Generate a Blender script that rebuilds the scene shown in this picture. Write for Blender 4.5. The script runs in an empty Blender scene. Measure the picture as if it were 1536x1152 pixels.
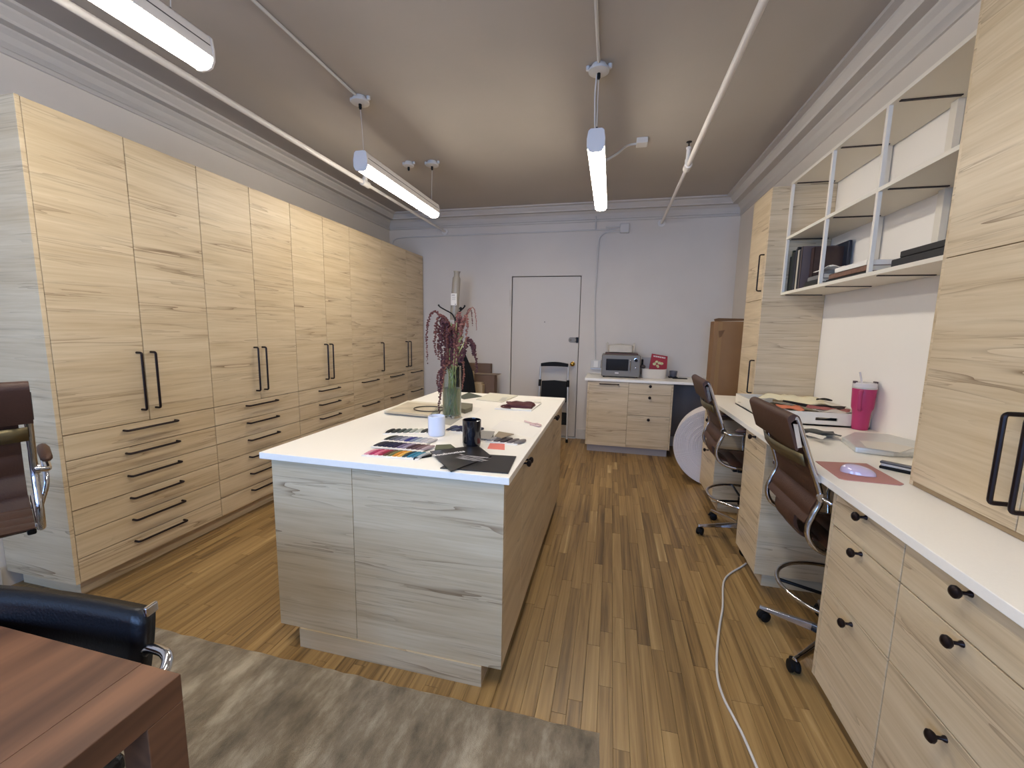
import bpy, bmesh, math, random
from math import sin, cos, pi, radians
from mathutils import Vector, Matrix, noise

random.seed(7)
scene = bpy.context.scene
col = scene.collection

# ------------------------------------------------------------------ camera
F_PX, PITCH, YAW, ROLL, CAMH = 618.2, .13027, .23285, .018789, 1.47
cy_, sy_, cp_, sp_ = cos(YAW), sin(YAW), cos(PITCH), sin(PITCH)
FWD = Vector((-sy_*cp_, cy_*cp_, -sp_))
RT0 = Vector((cy_, sy_, 0)); UP0 = RT0.cross(FWD)
RT = cos(ROLL)*RT0 + sin(ROLL)*UP0
UP = -sin(ROLL)*RT0 + cos(ROLL)*UP0
CAM = Vector((0, 0, CAMH))
cd = bpy.data.cameras.new('camera'); cam = bpy.data.objects.new('camera', cd); col.objects.link(cam)
cd.sensor_width = 36; cd.lens = F_PX/1536*36; cd.clip_start = .02; cd.clip_end = 60
M3 = Matrix((RT, UP, -FWD)).transposed()
cam.matrix_world = Matrix.Translation(CAM) @ M3.to_4x4()
scene.camera = cam

# ------------------------------------------------------------------ light and exposure
WORLD_STRENGTH = 15.0
LAMP_STRENGTH = 41.0
scene.view_settings.view_transform = 'Standard'
scene.view_settings.look = 'None'
scene.view_settings.gamma = 1
scene.view_settings.use_curve_mapping = False
scene.view_settings.exposure = 0.0
scene.cycles.use_denoising = True
scene.cycles.max_bounces = 8
scene.cycles.diffuse_bounces = 5
scene.cycles.sample_clamp_indirect = 6
w = bpy.data.worlds.new('world'); scene.world = w; w.use_nodes = True
bg = w.node_tree.nodes['Background']
bg.inputs[0].default_value = (0.30, 0.52, 1.0, 1); bg.inputs[1].default_value = WORLD_STRENGTH

# ------------------------------------------------------------------ pixel to place helpers (1536x1152 frame)
def ray(x, y): return RT*((x-768)/F_PX) - UP*((y-576)/F_PX) + FWD
def atz(x, y, z): d = ray(x, y); return CAM + d*((z-CAMH)/d.z)
def aty(x, y, Y): d = ray(x, y); return CAM + d*(Y/d.y)
def atx(x, y, X): d = ray(x, y); return CAM + d*(X/d.x)

# ------------------------------------------------------------------ materials
def lin(c):
    r = []
    for v in c[:3]:
        v = v/255
        r.append(v/12.92 if v <= .04045 else ((v+.055)/1.055)**2.4)
    return (*r, 1)
MATS = {}
def mat(name, c, rough=.5, metal=0, spec=.5, bump=0, bscale=60, var=0, vscale=8, trans=0, ior=1.45, emit=0, ecol=None, coat=0, sheen=0, alpha=1):
    if name in MATS: return MATS[name]
    m = bpy.data.materials.new(name); m.use_nodes = True; nt = m.node_tree
    b = nt.nodes['Principled BSDF']; L = nt.links.new
    b.inputs['Base Color'].default_value = lin(c); b.inputs['Roughness'].default_value = rough
    b.inputs['Metallic'].default_value = metal; b.inputs['Specular IOR Level'].default_value = spec
    b.inputs['Transmission Weight'].default_value = trans; b.inputs['IOR'].default_value = ior
    b.inputs['Coat Weight'].default_value = coat; b.inputs['Sheen Weight'].default_value = sheen
    b.inputs['Alpha'].default_value = alpha
    if emit:
        b.inputs['Emission Color'].default_value = lin(ecol or c); b.inputs['Emission Strength'].default_value = emit
    if var or bump:
        g = nt.nodes.new('ShaderNodeNewGeometry')
    if var:
        n = nt.nodes.new('ShaderNodeTexNoise'); n.inputs['Scale'].default_value = vscale; n.inputs['Detail'].default_value = 4
        L(g.outputs['Position'], n.inputs['Vector'])
        mx = nt.nodes.new('ShaderNodeMix'); mx.data_type = 'RGBA'
        a = lin([max(0, v*(1-var)) for v in c]); d = lin([min(255, v*(1+var)) for v in c])
        mx.inputs[6].default_value = a; mx.inputs[7].default_value = d
        L(n.outputs['Fac'], mx.inputs[0]); L(mx.outputs[2], b.inputs['Base Color'])
    if bump:
        n = nt.nodes.new('ShaderNodeTexNoise'); n.inputs['Scale'].default_value = bscale; n.inputs['Detail'].default_value = 3
        L(g.outputs['Position'], n.inputs['Vector'])
        bp = nt.nodes.new('ShaderNodeBump'); bp.inputs['Strength'].default_value = bump; bp.inputs['Distance'].default_value = .01
        L(n.outputs['Fac'], bp.inputs['Height']); L(bp.outputs[0], b.inputs['Normal'])
    MATS[name] = m
    return m

def math_node(nt, op, a, b=None, c=None):
    n = nt.nodes.new('ShaderNodeMath'); n.operation = op
    for i, v in enumerate((a, b, c)):
        if v is None: continue
        if isinstance(v, (int, float)): n.inputs[i].default_value = v
        else: nt.links.new(v, n.inputs[i])
    return n.outputs[0]

def laminate(name, light, dark, streak, vertical=False):
    """pale wood laminate, grain running horizontally across the fronts"""
    m = bpy.data.materials.new(name); m.use_nodes = True; nt = m.node_tree; L = nt.links.new
    b = nt.nodes['Principled BSDF']; b.inputs['Roughness'].default_value = .42
    g = nt.nodes.new('ShaderNodeNewGeometry'); s = nt.nodes.new('ShaderNodeSeparateXYZ'); L(g.outputs['Position'], s.inputs[0])
    oi = nt.nodes.new('ShaderNodeObjectInfo')
    u = math_node(nt, 'ADD', s.outputs[0], s.outputs[1])
    uo = math_node(nt, 'MULTIPLY_ADD', oi.outputs['Random'], 17.0, u)
    def noise2(su, sv, detail, rough, w=0.):
        c = nt.nodes.new('ShaderNodeCombineXYZ')
        L(math_node(nt, 'MULTIPLY', uo, su), c.inputs[0]); L(math_node(nt, 'MULTIPLY', s.outputs[2], sv), c.inputs[1]); c.inputs[2].default_value = w
        n = nt.nodes.new('ShaderNodeTexNoise'); n.inputs['Scale'].default_value = 1; n.inputs['Detail'].default_value = detail; n.inputs['Roughness'].default_value = rough
        L(c.outputs[0], n.inputs['Vector']); return n.outputs['Fac']
    big = noise2(.26, 4.4, 3.5, .55)
    # thin contour veins like flat-sawn grain
    fr = math_node(nt, 'FRACT', math_node(nt, 'MULTIPLY', big, 9.0))
    saw1 = math_node(nt, 'POWER', fr, 11.0)
    small = noise2(.5, 15.0, 4, .6, 14.)
    fr2 = math_node(nt, 'FRACT', math_node(nt, 'MULTIPLY', small, 6.0))
    saw2 = math_node(nt, 'MULTIPLY', math_node(nt, 'POWER', fr2, 6.0), .7)
    saw = math_node(nt, 'MAXIMUM', saw1, saw2)
    mask = noise2(1.3, 9.0, 2, .5, 5.)
    mk = nt.nodes.new('ShaderNodeMapRange'); L(mask, mk.inputs[0]); mk.inputs[1].default_value = .42; mk.inputs[2].default_value = .66
    vein = math_node(nt, 'MULTIPLY', saw, mk.outputs[0])
    fine = noise2(3.0, 90.0, 4, .65, 9.)
    mid = noise2(1.1, 16.0, 4, .6, 3.)
    mx = nt.nodes.new('ShaderNodeMix'); mx.data_type = 'RGBA'; mx.inputs[6].default_value = lin(dark); mx.inputs[7].default_value = lin(light)
    f = math_node(nt, 'ADD', math_node(nt, 'MULTIPLY', mid, 1.1), math_node(nt, 'MULTIPLY', fine, .55))
    mr = nt.nodes.new('ShaderNodeMapRange'); L(f, mr.inputs[0]); mr.inputs[1].default_value = .55; mr.inputs[2].default_value = 1.05
    L(mr.outputs[0], mx.inputs[0])
    m2 = nt.nodes.new('ShaderNodeMix'); m2.data_type = 'RGBA'; L(mx.outputs[2], m2.inputs[6]); m2.inputs[7].default_value = lin(streak)
    L(math_node(nt, 'MULTIPLY', vein, .95), m2.inputs[0]); L(m2.outputs[2], b.inputs['Base Color'])
    bp = nt.nodes.new('ShaderNodeBump'); bp.inputs['Strength'].default_value = .08; bp.inputs['Distance'].default_value = .004
    L(fine, bp.inputs['Height']); L(bp.outputs[0], b.inputs['Normal'])
    MATS[name] = m; return m

def plank_mat():
    m = bpy.data.materials.new('oak_strip'); m.use_nodes = True; nt = m.node_tree; L = nt.links.new
    b = nt.nodes['Principled BSDF']; b.inputs['Roughness'].default_value = .38
    at = nt.nodes.new('ShaderNodeAttribute'); at.attribute_name = 'tone'
    g = nt.nodes.new('ShaderNodeNewGeometry'); s = nt.nodes.new('ShaderNodeSeparateXYZ'); L(g.outputs['Position'], s.inputs[0])
    c = nt.nodes.new('ShaderNodeCombineXYZ')
    L(math_node(nt, 'MULTIPLY', s.outputs[0], 42), c.inputs[0]); L(math_node(nt, 'MULTIPLY', s.outputs[1], 1.3), c.inputs[1])
    L(math_node(nt, 'MULTIPLY', at.outputs['Fac'], 91), c.inputs[2])
    n = nt.nodes.new('ShaderNodeTexNoise'); n.inputs['Scale'].default_value = 1; n.inputs['Detail'].default_value = 5; n.inputs['Roughness'].default_value = .6; n.inputs['Distortion'].default_value = .6
    L(c.outputs[0], n.inputs['Vector'])
    v = nt.nodes.new('ShaderNodeTexNoise'); v.inputs['Scale'].default_value = .35; v.inputs['Detail'].default_value = 2
    L(c.outputs[0], v.inputs['Vector'])
    ramp = nt.nodes.new('ShaderNodeValToRGB'); e = ramp.color_ramp.elements
    e[0].color = lin((98, 74, 42)); e[0].position = 0; e[1].color = lin((214, 188, 138)); e[1].position = 1
    k = ramp.color_ramp.elements.new(.35); k.color = lin((144, 113, 68)); k = ramp.color_ramp.elements.new(.7); k.color = lin((170, 138, 88))
    f = math_node(nt, 'ADD', math_node(nt, 'MULTIPLY_ADD', at.outputs['Fac'], .42, .08), math_node(nt, 'MULTIPLY', math_node(nt, 'SUBTRACT', n.outputs['Fac'], .5), 1.5))
    f = math_node(nt, 'ADD', f, math_node(nt, 'MULTIPLY', math_node(nt, 'SUBTRACT', v.outputs['Fac'], .32), .5))
    L(f, ramp.inputs[0]); L(ramp.outputs[0], b.inputs['Base Color'])
    bp = nt.nodes.new('ShaderNodeBump'); bp.inputs['Strength'].default_value = .1; bp.inputs['Distance'].default_value = .003
    L(n.outputs['Fac'], bp.inputs['Height']); L(bp.outputs[0], b.inputs['Normal'])
    return m

def walnut_mat():
    m = bpy.data.materials.new('walnut'); m.use_nodes = True; nt = m.node_tree; L = nt.links.new
    b = nt.nodes['Principled BSDF']; b.inputs['Roughness'].default_value = .4
    g = nt.nodes.new('ShaderNodeTexCoord'); mp = nt.nodes.new('ShaderNodeMapping'); mp.inputs['Scale'].default_value = (12, 1.3, 12)
    L(g.outputs['Object'], mp.inputs[0])
    n = nt.nodes.new('ShaderNodeTexNoise'); n.inputs['Scale'].default_value = 1; n.inputs['Detail'].default_value = 5; n.inputs['Distortion'].default_value = .8
    L(mp.outputs[0], n.inputs['Vector'])
    ramp = nt.nodes.new('ShaderNodeValToRGB'); e = ramp.color_ramp.elements
    e[0].color = lin((84, 56, 40)); e[0].position = .3; e[1].color = lin((130, 90, 64)); e[1].position = .7
    L(n.outputs['Fac'], ramp.inputs[0]); L(ramp.outputs[0], b.inputs['Base Color'])
    return m

def rug_mat():
    m = bpy.data.materials.new('rug_pile'); m.use_nodes = True; nt = m.node_tree; L = nt.links.new
    b = nt.nodes['Principled BSDF']; b.inputs['Roughness'].default_value = .95; b.inputs['Sheen Weight'].default_value = .3
    g = nt.nodes.new('ShaderNodeNewGeometry'); mp = nt.nodes.new('ShaderNodeMapping'); mp.inputs['Scale'].default_value = (9, 3.5, 1); mp.inputs['Rotation'].default_value = (0, 0, .15)
    L(g.outputs['Position'], mp.inputs[0])
    n = nt.nodes.new('ShaderNodeTexNoise'); n.inputs['Scale'].default_value = 1; n.inputs['Detail'].default_value = 6; n.inputs['Roughness'].default_value = .65
    L(mp.outputs[0], n.inputs['Vector'])
    ramp = nt.nodes.new('ShaderNodeValToRGB'); e = ramp.color_ramp.elements
    e[0].color = lin((100, 86, 62)); e[0].position = .35; e[1].color = lin((186, 172, 146)); e[1].position = .68
    k = ramp.color_ramp.elements.new(.5); k.color = lin((138, 122, 96))
    L(n.outputs['Fac'], ramp.inputs[0]); L(ramp.outputs[0], b.inputs['Base Color'])
    n2 = nt.nodes.new('ShaderNodeTexNoise'); n2.inputs['Scale'].default_value = 320; L(g.outputs['Position'], n2.inputs['Vector'])
    bp = nt.nodes.new('ShaderNodeBump'); bp.inputs['Strength'].default_value = .6; bp.inputs['Distance'].default_value = .006
    L(n2.outputs['Fac'], bp.inputs['Height']); L(bp.outputs[0], b.inputs['Normal'])
    return m

WOOD = laminate('oak_laminate', (213, 194, 161), (189, 166, 130), (120, 94, 66))
EDGE = mat('laminate_edge', (150, 126, 92), .5, var=.06, vscale=30)
OAK = plank_mat(); WALNUT = walnut_mat(); RUG = rug_mat()
WHITEW = mat('white_paint', (210, 201, 189), .6, bump=.12, bscale=14, var=.02, vscale=3)
CEIL = mat('ceiling_paint', (174, 165, 153), .75, bump=.12, bscale=9, var=.03, vscale=2)
DOORP = mat('door_paint', (206, 196, 182), .45, bump=.05, bscale=20)
TRIMP = mat('cornice_paint', (196, 189, 179), .6, bump=.06, bscale=12)
TOP = mat('white_quartz', (246, 240, 228), .35, var=.012, vscale=120)
SHELFW = mat('white_melamine', (228, 221, 206), .4)
BRONZE = mat('dark_bronze', (36, 26, 26), .35, metal=.6)
CHROME = mat('chrome', (205, 205, 210), .12, metal=1)
STEEL = mat('brushed_steel', (132, 125, 114), .45, metal=.15)
SILVER = mat('silver_paint', (192, 190, 186), .35, metal=.35)
BLACKP = mat('black_plastic', (15, 14, 14), .6, spec=.25)
BLACKM = mat('black_metal', (14, 13, 14), .4, metal=.3)
BRASS = mat('brass', (190, 150, 70), .22, metal=1)
BROWNL = mat('brown_leather', (70, 44, 31), .5, bump=.15, bscale=160, var=.08, vscale=20)
BLACKL = mat('black_leather', (14, 14, 18), .36, bump=.1, bscale=160)
CARD = mat('cardboard', (142, 108, 74), .8, var=.06, vscale=6)
CARDB = mat('cardboard_pale', (196, 174, 140), .8, var=.04, vscale=9)
GREYD = mat('shaded_wall_grey', (140, 131, 124), .7)
PIPE = mat('pipe_white', (222, 216, 208), .4)
WIRE = mat('wire_white', (205, 200, 192), .5)
DIFF = mat('lit_diffuser', (255, 250, 240), .5, emit=LAMP_STRENGTH, ecol=(255, 246, 232))
HOUS = mat('lamp_housing', (222, 216, 210), .4)
GLASS = mat('clear_glass', (238, 244, 240), .03, trans=1, ior=1.3)
WATER = mat('cloudy_water', (214, 218, 190), .1, trans=.85, ior=1.33)
PAPER = mat('white_paper', (236, 231, 222), .7)
CREAM = mat('cream_paper', (222, 214, 196), .7)
FROST = mat('frosted_white_glass', (222, 226, 238), .25, coat=.3)
BLKGL = mat('black_glaze', (12, 12, 20), .18, coat=.6)
LINEN = mat('linen_cloth', (205, 196, 180), .9, bump=.3, bscale=260, var=.05, vscale=15)

# ------------------------------------------------------------------ object helpers
def tag(o, label=None, cat=None, group=None, kind=None):
    if label: o['label'] = label
    if cat: o['category'] = cat
    if group: o['group'] = group
    if kind: o['kind'] = kind
    return o
def thing(name, label, cat, loc=(0, 0, 0), rz=0, group=None):
    o = bpy.data.objects.new(name, None); col.objects.link(o); o.empty_display_size = .1
    o.location = loc; o.rotation_euler = (0, 0, rz)
    return tag(o, label, cat, group)
def copy_tree(o, parent=None):
    c = o.copy(); col.objects.link(c); c.parent = parent
    for ch in list(o.children): copy_tree(ch, c)
    return c

class MB:
    def __init__(s, off=(0, 0, 0)): s.v = []; s.f = []; s.sm = []; s.off = Vector(off)
    def add(s, vs, fs, smooth=False):
        b = len(s.v); s.v += [Vector(p)-s.off for p in vs]
        s.f += [tuple(b+i for i in f) for f in fs]; s.sm += [smooth]*len(fs); return s
    def box(s, x0, x1, y0, y1, z0, z1):
        if x0 > x1: x0, x1 = x1, x0
        if y0 > y1: y0, y1 = y1, y0
        if z0 > z1: z0, z1 = z1, z0
        return s.add([(x0,y0,z0),(x1,y0,z0),(x1,y1,z0),(x0,y1,z0),(x0,y0,z1),(x1,y0,z1),(x1,y1,z1),(x0,y1,z1)],
                     [(0,3,2,1),(4,5,6,7),(0,1,5,4),(1,2,6,5),(2,3,7,6),(3,0,4,7)])
    def prism(s, poly, z0, z1, tr=None):
        """poly [(a,b)], extruded c from z0 to z1; tr maps (a,b,c) to xyz"""
        tr = tr or (lambda a, b, c: (a, b, c)); n = len(poly)
        vs = [tr(a, b, z0) for a, b in poly]+[tr(a, b, z1) for a, b in poly]
        fs = [tuple(range(n))[::-1], tuple(range(n, 2*n))]+[(i, (i+1) % n, n+(i+1) % n, n+i) for i in range(n)]
        return s.add(vs, fs)
    def tube(s, pts, r, n=10, closed=False, flat=1.0):
        pts = [Vector(p) for p in pts]; m = len(pts); rings = []
        rr = r if isinstance(r, (list, tuple)) else [r]*m
        t0 = (pts[1]-pts[0]).normalized(); up = Vector((0, 0, 1)) if abs(t0.z) < .9 else Vector((1, 0, 0))
        nrm = (up - t0*up.dot(t0)).normalized()
        for i in range(m):
            if closed: t = (pts[(i+1) % m]-pts[i-1]).normalized()
            elif i == 0: t = t0
            elif i == m-1: t = (pts[-1]-pts[-2]).normalized()
            else:
                t = ((pts[i+1]-pts[i]).normalized()+(pts[i]-pts[i-1]).normalized())
                t = t.normalized() if t.length > 1e-6 else (pts[i+1]-pts[i]).normalized()
            nrm = (nrm - t*nrm.dot(t)); nrm = nrm.normalized() if nrm.length > 1e-6 else t.orthogonal().normalized()
            bn = t.cross(nrm)
            rings.append([pts[i]+(nrm*cos(2*pi*k/n)*flat+bn*sin(2*pi*k/n))*rr[i] for k in range(n)])
        vs = [p for q in rings for p in q]; fs = []
        for i in range(m if closed else m-1):
            j = (i+1) % m
            for k in range(n):
                fs.append((i*n+k, i*n+(k+1) % n, j*n+(k+1) % n, j*n+k))
        s.add(vs, fs, True)
        if not closed:
            s.add(rings[0], [tuple(range(n))[::-1]]); s.add(rings[-1], [tuple(range(n))])
        return s
    def lathe(s, prof, c=(0, 0, 0), n=20, axis='z', smooth=True):
        """prof [(r,h)] along axis"""
        c = Vector(c); vs = []; fs = []
        for r, h in prof:
            for k in range(n):
                a = 2*pi*k/n; x, y = r*cos(a), r*sin(a)
                vs.append(c+Vector({'z': (x, y, h), 'x': (h, x, y), 'y': (y, h, x)}[axis]))
        for i in range(len(prof)-1):
            for k in range(n):
                fs.append((i*n+k, i*n+(k+1) % n, (i+1)*n+(k+1) % n, (i+1)*n+k))
        s.add(vs, fs, smooth)
        if prof[0][0] > 1e-5: s.add(vs[:n], [tuple(range(n))[::-1]])
        if prof[-1][0] > 1e-5: s.add(vs[-n:], [tuple(range(n))])
        return s
    def ball(s, c, r, n=8, m=6, sc=(1, 1, 1)):
        c = Vector(c); vs = []; fs = []
        for i in range(m+1):
            t = pi*i/m
            for k in range(n):
                a = 2*pi*k/n; vs.append(c+Vector((r*sc[0]*sin(t)*cos(a), r*sc[1]*sin(t)*sin(a), r*sc[2]*cos(t))))
        for i in range(m):
            for k in range(n): fs.append((i*n+k, (i+1)*n+k, (i+1)*n+(k+1) % n, i*n+(k+1) % n))
        return s.add(vs, fs, True)
    def grid(s, fn, nu, nv, thick=0):
        vs = [Vector(fn(i/(nu-1), j/(nv-1))) for i in range(nu) for j in range(nv)]
        fs = [(i*nv+j, (i+1)*nv+j, (i+1)*nv+j+1, i*nv+j+1) for i in range(nu-1) for j in range(nv-1)]
        return s.add(vs, fs, True)
    def build(s, name, m=None, parent=None, bevel=0, solid=0, loc=None, seg=2, smooth=None, sub=0):
        me = bpy.data.meshes.new(name); me.from_pydata([tuple(p) for p in s.v], [], s.f); me.update()
        bm = bmesh.new(); bm.from_mesh(me)
        bmesh.ops.remove_doubles(bm, verts=bm.verts, dist=1e-6)
        bmesh.ops.recalc_face_normals(bm, faces=bm.faces); bm.to_mesh(me); bm.free()
        if smooth is True or (smooth is None and any(s.sm)):
            for p in me.polygons: p.use_smooth = True
            me.set_sharp_from_angle(angle=radians(40))
        o = bpy.data.objects.new(name, me); col.objects.link(o)
        if m: me.materials.append(m)
        if parent: o.parent = parent
        if loc: o.location = loc
        if solid:
            k = o.modifiers.new('solid', 'SOLIDIFY'); k.thickness = solid; k.offset = 0
        if sub:
            k = o.modifiers.new('sub', 'SUBSURF'); k.levels = sub; k.render_levels = sub
        if bevel:
            k = o.modifiers.new('bevel', 'BEVEL'); k.width = bevel; k.segments = seg; k.limit_method = 'ANGLE'; k.angle_limit = radians(50)
        return o

def rounded(pts, r, n=5):
    """round the corners of a polyline"""
    pts = [Vector(p) for p in pts]; out = [pts[0]]
    for i in range(1, len(pts)-1):
        a, b, c = pts[i-1], pts[i], pts[i+1]
        d1 = (a-b).normalized(); d2 = (c-b).normalized(); rr = min(r, (a-b).length*.49, (c-b).length*.49)
        p, q = b+d1*rr, b+d2*rr
        for k in range(n+1):
            t = k/n; out.append(p*(1-t)**2+b*2*t*(1-t)+q*t*t)
    return out+[pts[-1]]
def catmull(pts, n=8, closed=False):
    pts = [Vector(p) for p in pts]; out = []; m = len(pts)
    for i in range(m if closed else m-1):
        p1, p2 = pts[i], pts[(i+1) % m]
        p0 = pts[i-1] if (i > 0 or closed) else p1*2-p2
        p3 = pts[(i+2) % m] if (i+2 < m or closed) else p2*2-p1
        for k in range(n):
            t = k/n
            out.append(.5*((2*p1)+(p2-p0)*t+(2*p0-5*p1+4*p2-p3)*t*t+(3*p1-p0-3*p2+p3)*t**3))
    return out if closed else out+[pts[-1]]
def text(body, size, m, parent, mtx, name='lettering', bold=0.0, extr=.0002):
    c = bpy.data.curves.new('txt', 'FONT'); c.body = body; c.size = size; c.align_x = 'CENTER'; c.align_y = 'CENTER'; c.extrude = extr; c.offset = bold; c.resolution_u = 2
    t = bpy.data.objects.new('txt', c); col.objects.link(t)
    dg = bpy.context.evaluated_depsgraph_get(); me = bpy.data.meshes.new_from_object(t.evaluated_get(dg))
    bpy.data.objects.remove(t); me.transform(mtx); me.materials.clear(); me.materials.append(m)
    o = bpy.data.objects.new(name, me); col.objects.link(o); o.parent = parent; return o

# ------------------------------------------------------------------ room constants
WB = 5.62; WL = -3.20; WR = 1.43; WRN = 1.56; WF = -2.7; ZC = 3.06

# ================================================================== SETTING
def struct(o): o['kind'] = 'structure'; return o
fl = struct(MB().box(WL-.1, WRN+.1, WF-.1, WB+.1, -.06, -.014).build('floor', mat('subfloor', (70, 48, 30), .9)))
PW = .0585
planks = []
x = WL; row = 0
while x < WRN:
    y = WF + random.uniform(-.6, 0); base = random.random()
    while y < WB:
        ln = random.choice([.28, .36, .45, .55, .7, .85, 1.0])*random.uniform(.9, 1.15)
        y0, y1 = max(y, WF), min(y+ln, WB)
        if y1-y0 > .02: planks.append((x, min(x+PW, WRN), y0, y1, min(1, max(0, random.gauss(.5, .27)))))
        y += ln
    x += PW; row += 1
def px_size(p):
    cx, cy = (p[0]+p[1])/2, (p[2]+p[3])/2
    v = Vector((cx, cy, 0))-CAM; d = v.dot(FWD)
    if d < .3: return -1
    sx = 768+F_PX*v.dot(RT)/d; syy = 576-F_PX*v.dot(UP)/d
    if not (-60 < sx < 1600 and syy < 1230): return -1
    if -1.45 < cx < -.37 and 1.5 < cy < 3.35: return -1          # under the island
    if cx < -2.68 or cx > 1.0: return -1
    if cx < 0 and cy < 1.25: return -1                            # under the rug
    return (p[3]-p[2])*PW/d**3
order = sorted(planks, key=px_size, reverse=True)
def plank_mesh(mb, p):
    g = .0004
    h = .0012*p[4]
    x0, x1, y0, y1 = p[0]+g, p[1]-g, p[2]+g, p[3]-g
    c = .0007
    mb.add([(x0,y0,-.012),(x1,y0,-.012),(x1,y1,-.012),(x0,y1,-.012),(x0,y0,-c),(x1,y0,-c),(x1,y1,-c),(x0,y1,-c),
            (x0+c,y0+c,0),(x1-c,y0+c,0),(x1-c,y1-c,0),(x0+c,y1-c,0)],
           [(0,1,5,4),(1,2,6,5),(2,3,7,6),(3,0,4,7),(4,5,9,8),(5,6,10,9),(6,7,11,10),(7,4,8,11),(8,9,10,11)])
def set_tone(me, tones):
    a = me.attributes.new('tone', 'FLOAT', 'FACE')
    a.data.foreach_set('value', tones)
def raw(name, mb, m, parent):
    me = bpy.data.meshes.new(name); me.from_pydata([tuple(v) for v in mb.v], [], mb.f); me.materials.append(m)
    o = bpy.data.objects.new(name, me); col.objects.link(o); o.parent = parent; return o
for p in order[:298]:
    mb = MB(); plank_mesh(mb, p); o = raw('plank', mb, OAK, fl); set_tone(o.data, [p[4]]*len(mb.f))
mb = MB(); tones = []
for p in order[298:]:
    n0 = len(mb.f); plank_mesh(mb, p); tones += [p[4]]*(len(mb.f)-n0)
o = raw('far_planks', mb, OAK, fl); set_tone(o.data, tones); o['kind'] = 'stuff'

struct(MB().box(WL-.1, WRN+.1, WF-.1, WB+.1, ZC, ZC+.08).build('ceiling', CEIL))
struct(MB().box(WL-.1, WL, WF-.1, WB+.1, -.05, ZC).build('wall_left', WHITEW))
rw = MB(); rw.box(WRN, WRN+.1, WF-.1, 4.07, -.05, 2.62); rw.box(WR, WRN+.1, 4.07, WB+.1, -.05, ZC); rw.box(WR, WRN+.1, WF-.1, 4.07, 2.62, ZC)
struct(rw.build('wall_right', WHITEW))
DX0, DX1, DZ = -1.362, -.418, 2.198
bw = MB(); bw.box(WL, DX0, WB, WB+.12, -.05, ZC); bw.box(DX1, WR, WB, WB+.12, -.05, ZC); bw.box(DX0, DX1, WB, WB+.12, DZ, ZC)
struct(bw.build('wall_back', WHITEW))
# front wall (behind the camera) with two tall windows
fw = MB(); wins = [(-2.7, -1.35), (-.75, .65)]; wz0, wz1 = .85, 2.55
xs = [WL]+[v for p in wins for v in p]+[WRN]
for i in range(0, len(xs), 2): fw.box(xs[i], xs[i+1], WF-.15, WF, -.05, ZC)
for a, b in wins: fw.box(a, b, WF-.15, WF, -.05, wz0); fw.box(a, b, WF-.15, WF, wz1, ZC)
struct(fw.build('wall_front', WHITEW))
for i, (a, b) in enumerate(wins):
    wd = struct(MB().box(a, b, WF-.01, WF+.04, wz0-.04, wz0).build('window_%d' % (i+1), TRIMP))
    f = MB(); t = .05
    f.box(a, a+t, WF-.12, WF-.06, wz0, wz1); f.box(b-t, b, WF-.12, WF-.06, wz0, wz1); f.box(a, b, WF-.12, WF-.06, wz0, wz0+t); f.box(a, b, WF-.12, WF-.06, wz1-t, wz1); f.box(a, b, WF-.12, WF-.06, 1.67, 1.72)
    f.build('window_frame', TRIMP, wd)
    ld = bpy.data.lights.new('window_portal', 'AREA'); ld.shape = 'RECTANGLE'; ld.size = b-a; ld.size_y = wz1-wz0; ld.cycles.is_portal = True
    lo = bpy.data.objects.new('window_portal', ld); col.objects.link(lo); lo.location = ((a+b)/2, WF-.16, (wz0+wz1)/2); lo.rotation_euler = (radians(90), 0, 0)
# cornice
prof = [(0, 2.868), (.012, 2.87), (.016, 2.892), (.008, 2.90), (.012, 2.93), (.026, 2.962), (.05, 2.982), (.055, 2.99), (.125, 2.984), (.13, 3.0), (.16, 3.028), (.165, 3.04), (.205, 3.046), (.21, ZC), (0, ZC)]
def cornice(name, tr, a, b):
    m = MB(); m.prism(prof, a, b, tr); return struct(m.build(name, TRIMP))
def corn_y(name, xw, sgn):
    m = MB(); n = len(prof)
    vs = [(xw+sgn*d, WF, z) for d, z in prof]+[(xw+sgn*d, WB-d, z) for d, z in prof]
    m.add(vs, [tuple(range(n)), tuple(range(n, 2*n))]+[(i, (i+1) % n, n+(i+1) % n, n+i) for i in range(n)])
    struct(m.build(name, TRIMP))
corn_y('trim_1', WL, 1); corn_y('trim_2', WR, -1)
m = MB(); n = len(prof)
m.add([(WL+d, WB-d, z) for d, z in prof]+[(WR-d, WB-d, z) for d, z in prof], [(i, (i+1) % n, n+(i+1) % n, n+i) for i in range(n)])
struct(m.build('trim_3', TRIMP))
# baseboards
bbd = MB(); 
for a, b in ((WL, DX0-.02), (DX1+.02, -.28), (.74, WR)): bbd.box(a, b, WB-.018, WB, 0, .13)
struct(bbd.build('baseboard_back', TRIMP, bevel=.004))
struct(MB().box(WL, WL+.018, WF, 1.40, 0, .13).build('baseboard_left', TRIMP, bevel=.004))

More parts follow.
